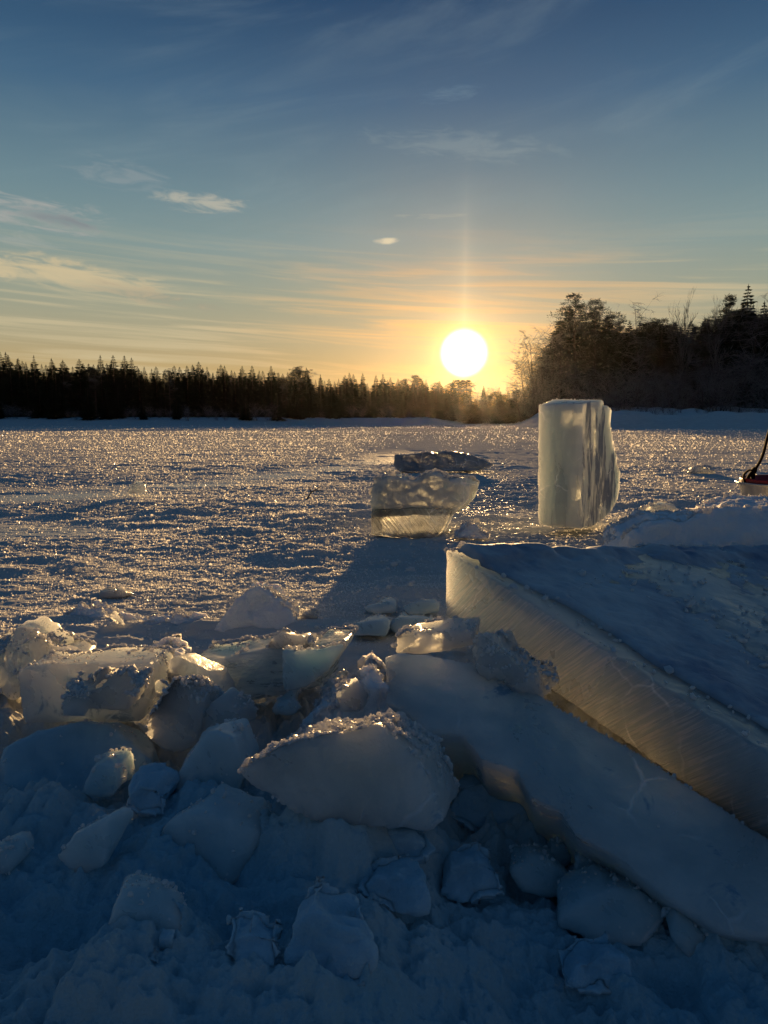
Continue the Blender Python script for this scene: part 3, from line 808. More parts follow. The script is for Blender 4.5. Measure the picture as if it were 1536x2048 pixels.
# --- big sawn slab lying on the rubble
SL = 0.94
def build_slab():
    A = at(889, 1097, 1.7 * SL); Bn = at(1536, 1512, 1.0 * SL)
    B = A + (Bn - A) * 1.9
    e2 = np.array((0.86, 0.42, -0.075)); L2 = 1.25
    Ab = at(890, 1230, 1.7 * SL); Bb = Ab + (at(1536, 1684, 1.0 * SL) - Ab) * 1.9
    rng = np.random.default_rng(3); top = []; bot = []
    dn = Ab - A
    for t in np.linspace(0, 1, 9):           # far edge, left to right
        w = rng.normal(0, 0.010, 3) * (t > 0.05); w[2] *= 0.5
        top.append(A + e2 * L2 * t + w); bot.append(A + e2 * L2 * t + dn + rng.normal(0, 0.01, 3) * (t > 0))
    top.append(B + e2 * L2); bot.append(Bb + e2 * L2)
    top.append(B); bot.append(Bb)
    mid = (A + Ab) / 2 + np.array((-0.008, 0.004, 0))
    ed = (B - A) / np.linalg.norm(B - A); nrm = np.array((0, 0, 1.0))
    ve = ed * 0.70 + nrm * 0.71; va = ed * 0.71 - nrm * 0.70
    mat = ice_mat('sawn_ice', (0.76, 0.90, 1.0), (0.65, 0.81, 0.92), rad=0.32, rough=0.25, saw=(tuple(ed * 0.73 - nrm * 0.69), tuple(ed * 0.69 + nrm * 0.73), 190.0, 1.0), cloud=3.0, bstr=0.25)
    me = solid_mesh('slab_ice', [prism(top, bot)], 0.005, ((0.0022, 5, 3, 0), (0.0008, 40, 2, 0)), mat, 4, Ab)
    root = empty('ice_slab', Ab, 'big sawn ice slab lying tilted at the right with a scratched glowing side', 'ice slab')
    link('ice', me, root)
    # frosted far edge and thin snow crust on the top
    rngp = np.random.default_rng(9)
    n = len(me.vertices); P = np.empty(n * 3, np.float32); me.vertices.foreach_get('co', P); P = P.reshape(-1, 3).astype(float) + Ab
    link('frost', frost_on(me, 5200, 0.0036, 12, 'rim', patch=(6, -0.6)), root)
    up = np.cross(ed, e2 / np.linalg.norm(e2)); up = up if up[2] > 0 else -up
    nE = 70; nF = 110; V = []; Fs = []
    La = np.linalg.norm(B - A)
    S, T = np.meshgrid(np.linspace(0.0, 0.62, nE * 2), np.linspace(0.022, 1.0, nF * 2), indexing='ij')
    s, t = S.ravel(), T.ravel()
    Q = A + s[:, None] * ed * La + t[:, None] * e2 * L2
    edge = np.minimum.reduce([t * L2, s * La])
    nz_ = fbm(Q * 7, 5, 300, 0.55); 
    ins = 0.020 + 0.045 * sstep(0.02, 0.3, s) + 0.016 * fbm(Q * 6 + 4, 4, 310)
    back_ = sstep(0.0, 0.06, s * La)
    hgt = 0.0032 * nz_ + 0.004 + 0.0022 * fbm(Q * 34, 4, 320)  + 0.022 * np.exp(-((s * La - 0.05) / 0.05) ** 2) * (0.5 + fbm(Q * 9, 3, 330))
    hgt = np.where(t * L2 < ins, -0.012, hgt) * sstep(0, 0.012, s * La + 0.004)
    hgt = np.minimum(hgt, 0.02) - 0.02 * (1 - sstep(0, 0.02, t * L2 - ins))
    Q = Q + up * hgt[:, None] - Ab
    a, b = nE * 2, nF * 2
    i, j = np.meshgrid(np.arange(a - 1), np.arange(b - 1), indexing='ij')
    q = np.stack([i * b + j, (i + 1) * b + j, (i + 1) * b + j + 1, i * b + j + 1], -1).reshape(-1, 4)
    m2 = mesh_np('slab_snow', Q, q, M_CRUST_SHADE)
    sk = link('snow_crust', m2, root)
    return A, B, e2, ed
SLAB = build_slab()

# --- second slab, sloping down out of the first into the hole
LOW = ice_mat('dull_ice', (0.88, 0.88, 0.83), (0.66, 0.72, 0.72), rad=0.12, rough=0.36, cloud=6.0, bstr=0.9, clear=0.2, patch=((9, 9, 9), (0.30, 0.42, 0.52), 0.60, 0.66))
def build_lower():
    p1, p2, p3 = at(775, 1318, 1.18), at(1536, 1700, 0.90), at(1440, 1860, 0.80)
    n = np.cross(p2 - p1, p3 - p1); n /= np.linalg.norm(n); o = np.array((0, 0, CAM_H))
    def hit(u, v): d = ray(u, v); return o + d * (n.dot(p1 - o) / n.dot(d))
    if n.dot(o - p1) < 0: n = -n
    ol = [(772, 1315), (800, 1306), (880, 1318), (950, 1330), (1010, 1345), (1120, 1420), (1300, 1520), (1560, 1690), (1700, 1800), (1620, 1880), (1536, 1876), (1440, 1860), (1330, 1790), (1220, 1705), (1150, 1668), (1120, 1622), (1060, 1592), (1035, 1540), (960, 1520), (925, 1470), (850, 1462), (815, 1425), (772, 1405)]
    fr = np.array([hit(*p) for p in ol]); bk = fr - n * 0.17 + np.array((0.05, 0.06, 0))
    base = fr.mean(0); base[2] = bk[:, 2].min()
    me = solid_mesh('lower_slab', [prism(fr, bk)], 0.005, ((0.0035, 5, 3, 0), (0.0015, 20, 3, 0), (0.0007, 60, 2, 0)), LOW, 8, base)
    root = empty('ice_slab', base, 'dull grey ice slab sloping down under the big sawn slab', 'ice slab')
    link('ice', me, root); link('frost', frost_on(me, 3000, 0.0018, 31, 'rim'), root)
build_lower()
BRIGHT = ice_mat('bright_ice', (0.88, 0.88, 0.84), (0.74, 0.78, 0.77), rad=0.14, rough=0.28, cloud=9.0)

chunk('ice_plate', 'small pale ice plate propped on the tip of the dull grey slab', 'ice piece', [(790, 1272), (812, 1268), (870, 1270), (925, 1262), (945, 1264), (948, 1292), (890, 1304), (840, 1308), (788, 1310)],
      Y=1.250, lean=0.5, back=(0.03, 0.07, 0.01), mat=BRIGHT, frost=700, seed=5, cuts=0, vox=0.0038, jit=0.005)
chunk('ice_chunk', 'rough glowing ice wedge jammed between the two big slabs', 'ice piece', [(945, 1270), (975, 1288), (1020, 1330), (1050, 1360), (1075, 1400), (1062, 1412), (1010, 1370), (960, 1345), (930, 1322), (950, 1310)],
      Y=1.120, lean=0.6, back=(0.06, 0.08, 0.0), mat=BRIGHT, frost=900, seed=6, disp=((0.006, 22, 4, 1), (0.002, 60, 2, 0)), sel='all')
# snow-crowned chunk in the middle front
chunk('ice_chunk', 'large frost-crowned ice chunk sloping to a point at the left in the middle foreground', 'ice piece', [(478, 1545), (540, 1512), (610, 1490), (690, 1472), (748, 1455), (768, 1470), (800, 1490), (840, 1530), (870, 1580), (885, 1640), (860, 1660), (760, 1655), (640, 1640), (560, 1610), (500, 1575)],
      Y=0.840, lean=0.35, skew=0.15, back=(0.03, 0.11, -0.022), taper=0.95, mat=LOW, frost=10000, fsize=0.0019, seed=9, cuts=0, vox=0.0038, jit=0.005, patch=(9, -0.7), disp=((0.003, 9, 3, 0), (0.003, 22, 3, 1)))
chunk('snow_lump', 'lumpy snow heap rising behind the frost-crowned chunk', 'snow', [(575, 1480), (610, 1430), (650, 1400), (690, 1385), (735, 1372), (775, 1370), (800, 1400), (800, 1500), (700, 1520), (600, 1530)],
      Y=1.070, lean=0.4, back=(0.02, 0.12, 0.0), taper=0.9, mat=M_SNOW, part='snow', frost=3000, fsize=0.0019, seed=10, vox=0.004, disp=((0.014, 16, 4, 2), (0.004, 50, 3, 0)), sel='all')
chunk('ice_chunk', 'small pale ice nub standing on the snow heap behind the frost-crowned chunk', 'ice piece', [(672, 1388), (690, 1378), (718, 1376), (732, 1400), (725, 1425), (680, 1425)], Y=1.080, lean=0.2, back=(0.0, 0.025, 0), mat=BRIGHT, frost=520, fsize=0.0019, seed=11, vox=0.0035)
# left row
chunk('ice_block', 'flat rectangular ice block with a bright left corner and dark blotches, at the left', 'ice block', [(36, 1345), (60, 1332), (180, 1328), (295, 1325), (303, 1335), (306, 1385), (280, 1440), (180, 1446), (48, 1448), (40, 1400)],
      Y=1.150, lean=0.25, skew=-0.05, back=(0.01, 0.10, 0.0), taper=0.97, mat=ice_mat('blotched_ice', (0.88, 0.88, 0.84), (0.80, 0.82, 0.80), rad=0.13, patch=((20, 20, 26), (0.35, 0.40, 0.45), 0.56, 0.66)), frost=1100, seed=14, cuts=0, vox=0.0038, jit=0.005, patch=(8, -0.8))
chunk('ice_chunk', 'snow-topped flat ice piece in front of the blotched rectangular block', 'ice piece', [(118, 1418), (125, 1398), (160, 1385), (210, 1376), (262, 1372), (285, 1388), (282, 1412), (240, 1428), (170, 1436), (120, 1438)],
      Y=1.060, lean=0.8, back=(0.0, 0.07, 0.015), mat=M_ICE, frost=1800, fsize=0.0019, seed=15, cuts=2, sel='all')
chunk('ice_chunk', 'rough ice mound at the far left edge behind the blotched block', 'ice piece', [(-40, 1290), (0, 1286), (25, 1278), (55, 1276), (85, 1302), (120, 1314), (160, 1324), (150, 1345), (40, 1390), (-40, 1400)],
      Y=1.280, lean=0.4, back=(0.0, 0.13, 0.0), mat=BRIGHT, frost=3600, fsize=0.0019, seed=16, sel='all', disp=((0.012, 12, 4, 1), (0.003, 40, 3, 0)))
chunk('ice_shard', 'upright rounded ice shard behind the pointed frosted shard', 'ice piece', [(332, 1345), (338, 1322), (350, 1315), (385, 1330), (415, 1345), (428, 1368), (445, 1395), (455, 1420), (440, 1450), (380, 1465), (340, 1440)],
      Y=1.150, lean=0.25, skew=0.3, back=(0.02, 0.055, 0.0), taper=0.9, mat=M_ICE, frost=900, seed=17, cuts=0, vox=0.0038, jit=0.005, sel='all')
chunk('ice_shard', 'pointed ice shard speckled with frost left of the middle foreground', 'ice piece', [(290, 1440), (318, 1400), (340, 1362), (352, 1356), (370, 1372), (388, 1400), (404, 1432), (400, 1480), (360, 1508), (320, 1500), (292, 1475)],
      Y=1.070, lean=0.35, skew=0.25, back=(0.03, 0.06, 0.0), taper=0.85, mat=BRIGHT, frost=2200, fsize=0.0019, seed=18, cuts=0, vox=0.0038, jit=0.005, sel='all')
chunk('ice_chunk', 'stubby ice lump at the right foot of the upright rounded shard', 'ice piece', [(405, 1425), (420, 1408), (450, 1402), (468, 1425), (472, 1465), (440, 1490), (400, 1485)], Y=1.080, lean=0.4, back=(0.02, 0.05, 0.0), mat=M_ICE, frost=300, seed=19, sel='all')
chunk('ice_chunk', 'tiny glassy ice bit between the blotched block and the pointed shard', 'ice piece', [(306, 1372), (318, 1364), (330, 1370), (328, 1392), (312, 1400)], Y=1.120, lean=0.2, back=(0.0, 0.02, 0.0), mat=BRIGHT, frost=80, fsize=0.002, seed=20, vox=0.003)
# long slab behind
chunk('ice_slab', 'long ice slab lying crosswise behind the foreground pieces, lit along its top edge', 'ice slab', [(382, 1322), (455, 1318), (470, 1312), (540, 1298), (610, 1292), (625, 1295), (688, 1282), (694, 1290), (660, 1340), (640, 1375), (560, 1392), (470, 1410), (400, 1418), (388, 1370)],
      Y=1.250, lean=0.30, skew=0.10, back=(0.02, 0.11, 0.0), taper=0.97, mat=ice_mat('banded_ice', (0.74, 0.79, 0.78), (0.50, 0.60, 0.64), rad=0.09, streak=(3, 3, 14), rough=0.3), frost=3000, fsize=0.0019, seed=22, cuts=0, vox=0.0038, jit=0.005, patch=(8, -0.7))
chunk('ice_chunk', 'snowy peaked ice piece on top of the long crosswise slab', 'ice piece', [(528, 1290), (545, 1274), (572, 1268), (600, 1272), (624, 1288), (628, 1302), (570, 1308), (530, 1305)], Y=1.280, lean=0.5, back=(0.0, 0.06, 0.0), mat=BRIGHT, frost=1400, fsize=0.0019, seed=23, sel='all')
chunk('ice_shard', 'flat dark ice shard leaning on the front of the long crosswise slab', 'ice piece', [(563, 1300), (640, 1300), (690, 1290), (655, 1345), (610, 1380), (566, 1384)], Y=1.200, lean=0.25, skew=-0.1, back=(0.0, 0.035, 0.0), mat=M_ICE_SHADE, frost=200, seed=24, cuts=0, vox=0.0038, jit=0.005)
chunk('ice_chunk', 'small blue ice fragment lying in the hollow before the long crosswise slab', 'ice piece', [(535, 1425), (560, 1405), (590, 1395), (605, 1415), (590, 1430), (545, 1435)], Y=1.190, lean=0.5, back=(0.0, 0.05, 0.0), mat=M_ICE_SHADE, frost=40, seed=25)
chunk('ice_chunk', 'thin triangular ice flake standing right of the hollow', 'ice piece', [(645, 1385), (670, 1358), (684, 1356), (688, 1385), (660, 1400)], Y=1.220, lean=0.3, back=(0.0, 0.03, 0.0), mat=M_ICE_SHADE, frost=60, seed=26)
# snow mounds behind the rubble
chunk('snow_mound', 'rounded dark snow mound in the middle distance casting a shadow towards the viewer', 'snow', [(425, 1272), (445, 1240), (470, 1205), (495, 1182), (515, 1178), (545, 1192), (575, 1215), (592, 1245), (590, 1272), (520, 1284)],
      Y=1.74, lean=0.5, back=(0.0, 0.16, -0.01), taper=0.8, mat=M_SNOW, part='snow', frost=3600, fsize=0.0019, seed=27, disp=((0.010, 14, 4, 0), (0.004, 45, 3, 0)), sel='rim', patch=(10, -0.9))
chunk('snow_mound', 'low snow mound at the left behind the blotched ice block', 'snow', [(60, 1260), (110, 1225), (150, 1205), (190, 1215), (240, 1232), (330, 1250), (300, 1268), (160, 1275)], Y=1.80, lean=1.2, back=(0.0, 0.12, -0.01), taper=0.8, mat=M_SNOW, part='snow', frost=3200, fsize=0.0019, seed=28, disp=((0.014, 13, 4, 2), (0.004, 45, 3, 0)))
chunk('snow_mound', 'broken snow ridge between the two mounds on the left', 'snow', [(250, 1262), (300, 1240), (350, 1228), (400, 1225), (440, 1240), (430, 1270), (330, 1280)], Y=1.76, lean=1.2, back=(0.0, 0.10, -0.01), taper=0.8, mat=M_SNOW, part='snow', frost=3200, fsize=0.0019, seed=29, disp=((0.014, 15, 4, 2), (0.004, 45, 3, 0)))
chunk('snow_mound', 'frosty snow ridge behind the upright rounded shard', 'snow', [(165, 1335), (220, 1315), (270, 1302), (310, 1292), (350, 1300), (372, 1315), (350, 1335), (250, 1345)], Y=1.380, lean=1.0, back=(0.0, 0.10, -0.01), taper=0.8, mat=M_SNOW, part='snow', frost=2800, fsize=0.0019, seed=30, disp=((0.012, 16, 4, 2), (0.004, 45, 3, 0)), sel='all')
chunk('ice_plate', 'small clear ice plate lying behind the low left snow mound', 'ice piece', [(188, 1198), (192, 1184), (255, 1180), (258, 1196)], Y=2.080, lean=0.6, back=(0.0, 0.06, 0.0), mat=BRIGHT, frost=200, seed=31)
chunk('ice_chunk', 'thin ice flake lying on the low left snow mound', 'ice piece', [(200, 1248), (222, 1234), (245, 1236), (238, 1252)], Y=1.74, lean=1.0, back=(0.0, 0.03, 0.0), mat=BRIGHT, frost=60, seed=32)
chunk('ice_chunk', 'translucent lump at the right foot of the rounded dark mound', 'ice piece', [(588, 1250), (592, 1232), (612, 1228), (630, 1240), (625, 1254)], Y=1.80, lean=0.5, back=(0.02, 0.04, 0.0), mat=BRIGHT, frost=200, seed=33, sel='all')
# shaded flat plates in the middle
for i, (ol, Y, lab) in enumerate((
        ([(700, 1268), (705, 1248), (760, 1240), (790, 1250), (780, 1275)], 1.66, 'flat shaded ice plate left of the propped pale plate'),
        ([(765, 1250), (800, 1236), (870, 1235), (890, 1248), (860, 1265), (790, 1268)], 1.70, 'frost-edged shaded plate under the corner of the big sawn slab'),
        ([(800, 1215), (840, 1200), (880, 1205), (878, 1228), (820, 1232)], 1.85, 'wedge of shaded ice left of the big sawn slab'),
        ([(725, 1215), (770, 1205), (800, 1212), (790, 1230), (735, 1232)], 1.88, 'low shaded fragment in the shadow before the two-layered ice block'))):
    chunk('ice_plate', lab, 'ice piece', ol, Y=Y, lean=1.2, back=(0.0, 0.08, -0.01), mat=M_ICE_SHADE, frost=120, seed=40 + i, vox=0.006)

# shaded rubble in the near hollow
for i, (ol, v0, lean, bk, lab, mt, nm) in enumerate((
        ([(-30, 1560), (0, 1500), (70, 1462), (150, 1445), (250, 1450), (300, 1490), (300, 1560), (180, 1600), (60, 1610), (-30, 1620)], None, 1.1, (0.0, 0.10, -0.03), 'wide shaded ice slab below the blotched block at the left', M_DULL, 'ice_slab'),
        ([(165, 1580), (180, 1545), (205, 1528), (235, 1535), (245, 1575), (220, 1600), (180, 1600)], None, 0.5, (0.0, 0.06, 0.0), 'small rounded shaded lump under the wide left slab', M_ICE_SHADE, 'ice_chunk'),
        ([(235, 1625), (245, 1590), (275, 1568), (310, 1572), (338, 1600), (330, 1640), (270, 1650)], None, 0.5, (0.0, 0.07, 0.0), 'shaded lump with a lit crest left of centre', M_SNOW_SHADE, 'snow_lump'),
        ([(348, 1580), (352, 1520), (380, 1480), (425, 1460), (470, 1475), (490, 1540), (470, 1590), (400, 1605)], None, 0.45, (0.02, 0.09, 0.0), 'blocky shaded ice chunk below the stubby lump', M_ICE_SHADE, 'ice_chunk'),
        ([(110, 1720), (140, 1670), (190, 1632), (207, 1640), (214, 1700), (205, 1740), (150, 1755)], None, 0.4, (0.02, 0.06, 0.0), 'pointed shaded ice shard in the lower left', M_ICE_SHADE, 'ice_shard'),
        ([(250, 1725), (275, 1690), (340, 1640), (410, 1608), (460, 1622), (520, 1640), (515, 1690), (470, 1780), (400, 1815), (330, 1822), (300, 1800)], None, 0.75, (0.02, 0.09, 0.0), 'large smooth faceted ice chunk with a few glints, lower left of centre', M_ICE_SHADE, 'ice_chunk'),
        ([(195, 1860), (205, 1825), (245, 1800), (290, 1808), (330, 1830), (370, 1860), (330, 1905), (240, 1915)], None, 0.8, (0.0, 0.06, 0.0), 'rounded shaded ice chunk near the bottom left', M_ICE_SHADE, 'ice_chunk'),
        ([(-30, 1700), (5, 1695), (28, 1720), (32, 1740), (10, 1755), (-30, 1755)], None, 0.5, (0.0, 0.05, 0.0), 'shaded ice lump cut by the left edge of the photo', M_ICE_SHADE, 'ice_chunk'),
        ([(560, 1930), (580, 1850), (625, 1815), (660, 1840), (720, 1870), (760, 1920), (740, 1990), (620, 1990)], None, 0.9, (0.0, 0.07, 0.0), 'violet-shaded snow lump at the bottom centre', M_SNOW_SHADE, 'snow_lump'),
        ([(440, 1900), (465, 1870), (500, 1858), (560, 1870), (575, 1910), (540, 1950), (470, 1945)], None, 0.9, (0.0, 0.05, 0.0), 'crumbly snow lump left of the bottom centre lump', M_SNOW_SHADE, 'snow_lump'),
        ([(1140, 1790), (1148, 1655), (1205, 1665), (1270, 1720), (1340, 1775), (1350, 1800), (1260, 1800)], None, 0.5, (0.03, 0.06, 0.0), 'angular shaded ice chunk against the foot of the dull grey slab', M_ICE_SHADE, 'ice_chunk'),
        ([(1020, 1745), (1060, 1715), (1100, 1720), (1150, 1750), (1150, 1790), (1090, 1800), (1040, 1780)], None, 0.6, (0.0, 0.06, 0.0), 'smooth shaded fragment left of the angular chunk', M_ICE_SHADE, 'ice_chunk'),
        ([(1090, 1725), (1105, 1695), (1130, 1690), (1145, 1712), (1138, 1738), (1105, 1742)], None, 0.4, (0.0, 0.03, 0.0), 'small round ice pebble beside the angular chunk', M_ICE_SHADE, 'ice_chunk'),
        ([(1115, 1860), (1130, 1800), (1200, 1775), (1280, 1790), (1335, 1830), (1300, 1890), (1200, 1895)], None, 0.8, (0.0, 0.07, 0.0), 'rounded shaded block below the angular chunk', M_ICE_SHADE, 'ice_chunk'),
        ([(1345, 1880), (1352, 1825), (1385, 1850), (1420, 1880), (1440, 1915), (1390, 1930)], None, 0.6, (0.0, 0.05, 0.0), 'narrow shaded wedge at the foot of the dull slab, lower right', M_ICE_SHADE, 'ice_shard'),
        ([(625, 1720), (640, 1670), (720, 1655), (820, 1665), (890, 1700), (860, 1740), (720, 1745)], None, 0.9, (0.0, 0.06, 0.0), 'soft snow lump under the frost-crowned chunk', M_SNOW_SHADE, 'snow_lump'),
        ([(880, 1640), (910, 1575), (980, 1555), (1060, 1590), (1110, 1650), (1060, 1680), (940, 1670)], None, 0.7, (0.0, 0.07, 0.0), 'craggy snow lump between the frost-crowned chunk and the dull slab', M_SNOW_SHADE, 'snow_lump'),
        ([(880, 1790), (900, 1735), (960, 1715), (1010, 1745), (1020, 1800), (950, 1820)], None, 0.8, (0.0, 0.06, 0.0), 'pale snow lump in the lower middle', M_SNOW_SHADE, 'snow_lump'),
        ([(1120, 1980), (1150, 1930), (1210, 1900), (1260, 1920), (1280, 1980), (1200, 2010)], None, 0.9, (0.0, 0.06, 0.0), 'small snow heap at the bottom right', M_SNOW_SHADE, 'snow_lump'),
        ([(700, 1790), (740, 1755), (800, 1750), (850, 1775), (860, 1820), (780, 1840)], None, 0.9, (0.0, 0.05, 0.0), 'broad snow lump below the centre of the photo', M_SNOW_SHADE, 'snow_lump'),
        ([(270, 1945), (285, 1918), (302, 1908), (318, 1920), (326, 1945), (300, 1955)], None, 0.5, (0.0, 0.02, 0.0), 'small peaked snow lump at the bottom left of the photo', M_SNOW_SHADE, 'snow_lump'))):
    soft = mt is M_SNOW_SHADE
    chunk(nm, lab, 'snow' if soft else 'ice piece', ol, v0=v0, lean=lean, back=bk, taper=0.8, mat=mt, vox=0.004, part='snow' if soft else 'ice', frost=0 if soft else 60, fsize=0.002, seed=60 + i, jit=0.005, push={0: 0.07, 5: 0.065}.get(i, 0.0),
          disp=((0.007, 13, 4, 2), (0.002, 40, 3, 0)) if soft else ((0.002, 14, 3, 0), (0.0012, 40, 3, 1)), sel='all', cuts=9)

# --- mid-distance pieces
STRK = ice_mat('standing_ice', (0.72, 0.76, 0.72), (0.60, 0.66, 0.65), rad=0.14, rough=0.3, streak=(10, 10, 1.2), cloud=1.6, patch=((15, 15, 3.6), (0.14, 0.19, 0.27), 0.47, 0.57), face=(0.83, -0.55, 0.0), clear=0.20, bstr=0.14)
chunk('ice_block', 'tall sawn ice block standing upright on the snow with a streaked right face', 'ice block', [(1166, 806), (1186, 802), (1205, 800), (1207, 813), (1216, 812), (1222, 818), (1221, 845), (1226, 872), (1229, 898), (1236, 912), (1236, 928), (1242, 944), (1240, 975), (1236, 1000), (1224, 1022), (1212, 1036), (1190, 1050), (1164, 1058)],
      Y=3.5, v0=1058, lean=0.0, skew=1.5, back=(-0.17, 0.11, 0.0), taper=1.0, mat=STRK, vox=0.006, frost=900, fsize=0.003, seed=90, disp=((0.004, 6, 3, 0), (0.0015, 30, 2, 0)), jit=0.004, patch=(10, -0.6), cuts=0)
root, fr, bk = chunk('ice_block', 'two-layered ice block with a snowy lumpy top and clear sawn base in the middle distance', 'ice block', [(742, 1032), (743, 985), (750, 957), (778, 953), (812, 958), (830, 960), (848, 946), (872, 948), (895, 962), (925, 958), (942, 975), (938, 1000), (905, 1034), (820, 1030)],
      Y=3.25, v0=1078, lean=0.15, skew=0.12, back=(0.05, 0.16, 0.0), taper=0.95, mat=ice_mat('frosted_ice', (0.76, 0.78, 0.74), (0.50, 0.54, 0.54), rad=0.09, rough=0.4, clear=0.10), vox=0.007, frost=4500, fsize=0.0040, seed=91, disp=((0.009, 8, 4, 0), (0.004, 26, 3, 1)), part='upper_ice', patch=(8, -0.8), cuts=0)
CLEAR = ice_mat('clear_sawn_ice', (0.92, 0.91, 0.84), (0.82, 0.84, 0.80), rad=0.25, rough=0.2, saw=((0.8, 0, 0.6), (0.6, 0, -0.8), 110.0, 0.8), bstr=0.25, clear=0.6)
piece(root, 'clear_base', [(742, 1018), (820, 1016), (905, 1018), (888, 1058), (872, 1078), (800, 1078), (742, 1070)], 3.23, 1078, 0.15, 0.12, (0.05, 0.15, 0.0), 0.96, CLEAR, 0.006, ((0.003, 8, 3, 0),), 92)
chunk('ice_slab', 'low dark snow-topped ice slab lying flat behind the two-layered block', 'ice slab', [(786, 930), (790, 910), (860, 906), (905, 903), (950, 912), (985, 930), (960, 942), (880, 946), (800, 945)], Y=7.300, v0=946, lean=0.4, back=(0.02, 0.35, 0.0), mat=ice_mat('grey_ice', (0.45, 0.46, 0.46), (0.26, 0.29, 0.31), rad=0.03, clear=0.05), vox=0.010, frost=3000, fsize=0.007, seed=93, cuts=2, disp=((0.012, 5, 4, 0), (0.006, 20, 3, 0)))
chunk('snow_lump', 'small dark snow lump between the two-layered block and the big slab', 'snow', [(905, 1078), (918, 1055), (935, 1042), (960, 1055), (985, 1066), (980, 1082)], Y=3.1, lean=0.4, back=(0.0, 0.12, 0.0), mat=M_SNOW, part='snow', frost=500, fsize=0.004, seed=94, disp=((0.012, 12, 4, 2),))
chunk('ice_chunk', 'low glassy ice piece lying right of the tall standing block', 'ice piece', [(1284, 1026), (1290, 1012), (1320, 1008), (1355, 1010), (1365, 1022), (1350, 1036), (1300, 1038)], Y=3.9, lean=0.4, back=(0.0, 0.10, 0.0), mat=BRIGHT, vox=0.007, frost=300, fsize=0.004, seed=95)
chunk('ice_chunk', 'little ice lump lying on the smooth blown strip at the left', 'ice piece', [(252, 988), (258, 970), (272, 966), (290, 970), (292, 986)], Y=5.0, lean=0.3, back=(0.0, 0.08, 0.0), mat=BRIGHT, vox=0.008, frost=200, fsize=0.005, seed=96)
chunk('ice_chunk', 'sparkling ice crumb far behind the glassy piece on the right', 'ice piece', [(1378, 946), (1390, 932), (1425, 934), (1440, 946)], Y=7.300, lean=0.5, back=(0.0, 0.15, 0.0), mat=BRIGHT, vox=0.012, frost=300, fsize=0.007, seed=97, sel='all')
# snow bank behind the slab, at the right
chunk('snow_mound', 'long snow mound behind the big sawn slab at the right edge', 'snow', [(1240, 1120), (1262, 1072), (1300, 1055), (1330, 1040), (1365, 1045), (1400, 1034), (1450, 1020), (1500, 1014), (1560, 1012), (1700, 1012), (1700, 1150)],
      Y=2.15, v0=1120, lean=0.5, skew=0.05, back=(0.0, 0.28, -0.01), taper=0.97, mat=M_SNOW, part='snow', vox=0.007, frost=2600, fsize=0.0035, seed=98, disp=((0.014, 8, 4, 0), (0.005, 30, 3, 0)), patch=(6, -0.8))

